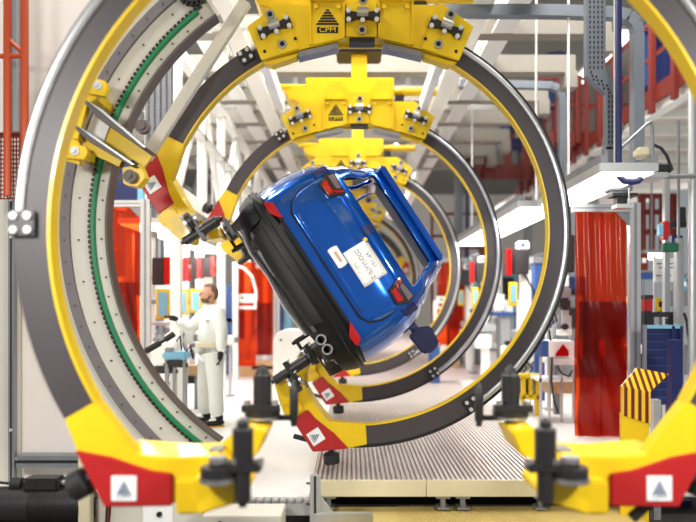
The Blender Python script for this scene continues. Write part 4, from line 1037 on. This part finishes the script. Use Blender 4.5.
g = Grp('signal_tower', 'dark red and black signal unit left of the yellow monitor', 'signal light', 649, 326, 7.4); g.box('red_unit', RED, 645, 298, 653, 311, 0, .1, None, .01); g.box('black_top', BLK, 645, 295, 653, 299, -.01, .12); g.box('black_base', BLK, 644, 311, 654, 328, -.02, .15, None, .02); g.box('arm', BLK, 653, 312, 677, 317, 0, .08, None, .01); g.box('clamp_body', RUB, 668, 316, 677, 327, -.02, .12, None, .03); g.box('stand', GREYM, 647, 328, 651, fy(7.4), .05, .06)
bpn = Grp('mesh_screen', 'dark blue framed mesh panel standing behind the striped guard', 'panel', 662, fy(7.0), 7.0)
bpn.box('panel', NAVY, 645, 328, 680, 405, .02, .04)
for x0, y0, x1, y1 in ((643, 325, 646, 410), (671, 326, 674, 408), (679, 326, 682, 410)): bpn.box('frame_bar', GREYM if x0 < 650 else NAVY, x0, y0, x1, y1, -.02, .05)
bpn.box('top_bar', LBLU, 645, 325, 681, 328.5, -.02, .05)
for k in range(4): bpn.box('support_leg', NAVY, 646+k*11, 405, 649+k*11, fy(7.0), 0, .05)
b = MB()
for k in range(9):
    a, c = at(647, 334+k*8, 7.0)-bpn.o, at(670, 334+k*8, 7.0)-bpn.o; b.span((a.x, .01, a.z-.003), (c.x, .02, a.z+.003))
b.build('mesh_lines', BLU2, bpn.t)
g = Grp('grey_monitor', 'grey boxy monitor at the right behind the slotted post', 'monitor', 680, 307, 8.2); g.box('case', GREYM, 670, 291, 690, 306, 0, .2, None, .01); g.box('stand', ALU, 679, 306, 682, fy(8.2), .08, .06)
g = Grp('black_cable', 'black hanging cable at right beside the slotted post', 'cable', 690, 330, 7.0); g.tube('cable', RUB, [(684, 313), (687, 322), (688, 334), (690, 341), (697, 343)], .015)
g = Grp('warning_poster', 'small orange and red poster far behind the right rack', 'poster', 644, 270, 11); g.box('poster', ORGR, 640, 253, 648, 270, 0, .02); g.box('print', PAPER, 642, 258, 646, 263, -.01, .01); g.box('stand', GREYM, 643, 270, 645, fy(11), .02, .05)
for i, (x0, y0, x1, y1, Y, m, lab) in enumerate(((635, 296, 646, 304, 8.4, TAN, 'open tan carton on blue crate beside the curtain post'), (634, 310, 645, 345, 8.6, BLU2, 'blue plastic crate beside the curtain post'), (641, 271, 655, 279, 10.5, BLU2, 'bright blue machine cover far behind the notice sheet'),
        (634, 348, 643, 372, 8.2, RUB, 'black bag below the blue crate beside the curtain post'), (682, 345, 690, 375, 8.6, GREYM, 'grey tool case behind the right post'))):
    g = Grp('storage_crate', lab, 'crate', (x0+x1)/2, y1, Y); g.box('crate', m, x0, y0, x1, y1, 0, .3, None, .01); g.box('rim', GREYM if i != 1 else LBLU, x0-.5, y0-.5, x1+.5, y0+1.5, -.02, .1); g.box('rack_leg', GREYM, x0+1, y1, x0+2.5, fy(Y), .1, .05)
g = Grp('far_canopy_light', 'small bright lamp strip far away above the blue machine cover', 'lamp', 652, 255, 12); g.box('diffuser', BRIGHT, 645, 253, 665, 259, 0, .2); g.box('housing', GREYM, 645, 251, 665, 253, 0, .2); g.box('hanger', GREYM, 654, 180, 655, 251, .1, .03)
g = Grp('orange_machine', 'orange frame machine far away at right behind the aluminium posts', 'machine', 662, 260, 13.5)
for x in (643, 652, 662, 672): g.tube('upright', ORGR, [(x, 195), (x, 250)], .06)
for y in (196, 212, 232): g.tube('rail', ORGR, [(638, y), (678, y)], .06)
for x in (640, 676): g.tube('leg', ORGR, [(x, 196), (x, fy(13.5))], .05)
g = Grp('guard_column', 'navy steel column below the blue panel near the right ring foot', 'column', 676, fy(6.3), 6.3); g.box('column', NAVY, 672, 340, 682, 540, 0, .1); g.box('base', NAVY, 668, 500, 690, 540, -.03, .2)
g = Grp('profile_post', 'aluminium post in the pit right of the yellow guard post', 'post', 658, 530, 5.9); g.box('post', ALU, 654, 400, 661, 540, 0, .08)

# far background rows of machines on both sides
k = 0
far = ['white', 'grey', 'blue', 'pale blue', 'beige', 'navy', 'cream']
fm = [WHITE, GREYM, BLU2, LBLU, BEIGE, NAVY, CREAM]
for side in (-1, 1):
    for i in range(7):
        X = side*(4.2+1.1*(i % 2))-(1.0 if side < 0 else 0); Y = 13.5+i*2.6; h = 1.7+.5*((i*37) % 3)
        t = thing('machine_cabinet', '%s machine cabinet in the far row along the %s side, %s from the front' % (far[(i+side) % 7], 'left' if side < 0 else 'right', ['first', 'second', 'third', 'fourth', 'fifth', 'sixth', 'seventh'][i]), 'cabinet', (X, Y, 0), 'far machine cabinets')
        MB().span((-.6, 0, 0), (.6, .8, h)).build('cabinet_body', fm[(i+side) % 7], t, .02); MB().span((-.5, -.03, h*.45), (.0, 0, h*.9)).build('door', WHITE, t); MB().span((.1, -.03, h*.6), (.45, 0, h*.85)).build('screen', BLK, t)
        MB().tube([(-.4, .3, h), (-.4, .3, h+.8), (.3, .3, h+1.0)], .06, 10).build('duct', GREYM, t)

# ------------------------------------------------------------------ worker
def skin_mesh(name, pts, edges, radii, m, parent, levels=1, rootv=0):
    me = bpy.data.meshes.new(name); me.from_pydata(pts, edges, []); o = bpy.data.objects.new(name, me); C.objects.link(o)
    md = o.modifiers.new('skin', 'SKIN'); md.use_smooth_shade = True
    sv = me.skin_vertices[0].data
    for i, r in enumerate(radii): sv[i].radius = (r, r) if not isinstance(r, tuple) else r; sv[i].use_root = (i == rootv)
    s = o.modifiers.new('sub', 'SUBSURF'); s.levels = levels; s.render_levels = levels
    dg = bpy.context.evaluated_depsgraph_get(); me2 = bpy.data.meshes.new_from_object(o.evaluated_get(dg))
    bpy.data.objects.remove(o)
    me2.name = name; me2.materials.clear(); me2.materials.append(m)
    me2.polygons.foreach_set('use_smooth', [True]*len(me2.polygons))
    o = bpy.data.objects.new(name, me2); C.objects.link(o); o.parent = parent; return o
WY = 8.1
wx = at(210, 425, WY).x
wk = thing('person', 'worker in white coveralls and black gloves standing left, reaching towards the machines', 'person', (wx, WY, 0), None, (0, 0, radians(24)))
# figure faces -x (left); y- is towards the camera (his left side is nearest)
J = dict(pel=(.02, 0, .93), wai=(.02, 0, 1.06), che=(.03, 0, 1.28), nek=(.02, 0, 1.46), hea=(0, 0, 1.56),
  shl=(.06, -.17, 1.40), ell=(.10, -.23, 1.14), wrl=(.075, -.25, .90), shr=(-.02, .17, 1.40), elr=(-.23, .20, 1.19), wrr=(-.40, .16, 1.33),
  hil=(.03, -.09, .90), knl=(.04, -.12, .50), anl=(.07, -.13, .10), tol=(-.10, -.14, .04), hir=(.0, .09, .90), knr=(-.05, .12, .50), anr=(-.03, .13, .10), tor=(-.20, .14, .04))
K = list(J); E = [('pel', 'wai'), ('wai', 'che'), ('che', 'nek'), ('nek', 'hea'), ('che', 'shl'), ('shl', 'ell'), ('ell', 'wrl'), ('che', 'shr'), ('shr', 'elr'), ('elr', 'wrr'),
     ('pel', 'hil'), ('hil', 'knl'), ('knl', 'anl'), ('anl', 'tol'), ('pel', 'hir'), ('hir', 'knr'), ('knr', 'anr'), ('anr', 'tor')]
rad = dict(pel=.07, wai=.08, che=.12, nek=.05, hea=.055, shl=.06, ell=.042, wrl=.03, shr=.06, elr=.042, wrr=.03, hil=.055, knl=.055, anl=.04, tol=.035, hir=.055, knr=.055, anr=.04, tor=.035)
bodyo = skin_mesh('body', [J[q] for q in K], [(K.index(a), K.index(b_)) for a, b_ in E], [rad[q] for q in K], SKIN, wk)
bodyo.data.materials.append(COVER)
for p in bodyo.data.polygons: p.material_index = 0 if p.center.z > 1.45 else 1
# head with face
hd = MB(); hd.ball((-.005, 0, 1.645), .105, 20, (.98, .78, 1.12)); hd.ball((-.045, 0, 1.59), .07, 16, (.95, .85, .85))
hd.tube([(-.105, 0, 1.66), (-.125, 0, 1.635), (-.132, 0, 1.625), (-.10, 0, 1.612)], [.008, .014, .016, .01], 8)
for s in (-1, 1): hd.ball((.01, s*.085, 1.64), .028, 10, (.7, .35, 1.1)); hd.ball((-.09, s*.032, 1.655), .014, 8, (.8, 1, .7))
hd.build('head', SKIN, wk)
b = MB()
for s in (-1, 1): b.ball((-.101, s*.032, 1.655), .007, 8)
b.build('eyes', HOLE, wk)
b = MB(); b.ball((-.001, 0, 1.648), .1095, 28, (.99, .80, 1.12))
keep = []
for f in b.f:
    c = [sum(b.v[k][t] for k in f)/len(f) for t in range(3)]
    if c[2] > 1.715 or (c[0] > .0 and c[2] > 1.66) or (c[0] > .04 and c[2] > 1.58): keep.append(f)
b.f = keep; b.mi = [0]*len(keep); b.build('hair', HAIR, wk)
b = MB(); b.ball((-.050, 0, 1.568), .066, 16, (1.02, .88, .72)); b.tube([(-.01, -.076, 1.62), (-.03, -.068, 1.585), (-.06, -.05, 1.56)], .014, 8); b.tube([(-.01, .076, 1.62), (-.03, .068, 1.585), (-.06, .05, 1.56)], .014, 8); b.build('beard', HAIR, wk)
jk = ['wai', 'che', 'nek', 'shl', 'ell', 'wrl', 'shr', 'elr', 'wrr']; pts = [Vector(J[q]) for q in jk]
pts[0] = Vector((.02, 0, .88)); pts[2] = Vector((.02, 0, 1.47))
pts[5] = Vector(J['ell']).lerp(Vector(J['wrl']), .9); pts[8] = Vector(J['elr']).lerp(Vector(J['wrr']), .85)
skin_mesh('jacket', pts, [(0, 1), (1, 2), (1, 3), (3, 4), (4, 5), (1, 6), (6, 7), (7, 8)], [.20, .205, .085, .11, .08, .062, .105, .08, .062], COVER, wk, 2)
tp = [(.02, 0, 1.04), (.03, -.09, .86), (.045, -.12, .50), (.06, -.13, .11), (.0, .09, .86), (-.045, .12, .50), (-.03, .13, .11)]
skin_mesh('trousers', tp, [(0, 1), (1, 2), (2, 3), (0, 4), (4, 5), (5, 6)], [.17, .135, .10, .095, .135, .10, .095], COVER, wk, 2)
MB().tube([(.02, 0, .985), (.02, 0, 1.03)], .19, 24).build('belt', CREAM, wk)
MB().tube([(.02, 0, 1.46), (.015, 0, 1.51)], [.085, .075], 20).build('collar', COVER, wk)
def glove(wr, dirv, palm_n, point):
    wr = Vector(wr); d = Vector(dirv).normalized(); nrm = Vector(palm_n).normalized(); side = d.cross(nrm).normalized()
    P = [wr-d*.05, wr, wr+d*.05]; Ed = [(0, 1), (1, 2)]; R_ = [.036, .034, .036]
    for k, (o_, ln) in enumerate(((-.03, .07), (-.01, .078), (.01, .074), (.03, .06))):
        a = wr+d*.07+side*o_; bend = 0.15 if (point and k == 0) else .75
        m_ = a+d*ln*.5+nrm*ln*.2*bend; e_ = m_+d*ln*.5*(1-bend*.6)+nrm*ln*.5*bend
        i = len(P); P += [a, m_, e_]; Ed += [(2, i), (i, i+1), (i+1, i+2)]; R_ += [.012, .0105, .009]
    i = len(P); P += [wr+d*.03-side*.036+nrm*.01, wr+d*.06-side*.055+nrm*.03]; Ed += [(1, i), (i, i+1)]; R_ += [.014, .011]
    return skin_mesh('glove', P, Ed, R_, GLOVE, wk, 1, 1)
glove(J['wrl'], (-.1, -.05, -1), (-1, .2, 0), False); glove(J['wrr'], (-.9, -.1, .35), (-.2, -.2, -1), True)
for s, (x, y) in ((-1, (.07, -.13)), (1, (-.03, .13))):
    b = MB(); b.ball((x-.06, y, .05), .1, 14, (1.45, .5, .5)); b.tube([(x+.01, y, .06), (x+.01, y, .14)], .055, 14); b.build('shoe', GLOVE, wk)
    MB().span((x-.20, y-.048, 0), (x+.08, y+.048, .02)).build('sole', SEAL, wk, .005)
b = MB(); b.span((-.09, -.19, 1.30), (.02, -.17, 1.31)); b.build('pocket_flap', INK, wk)
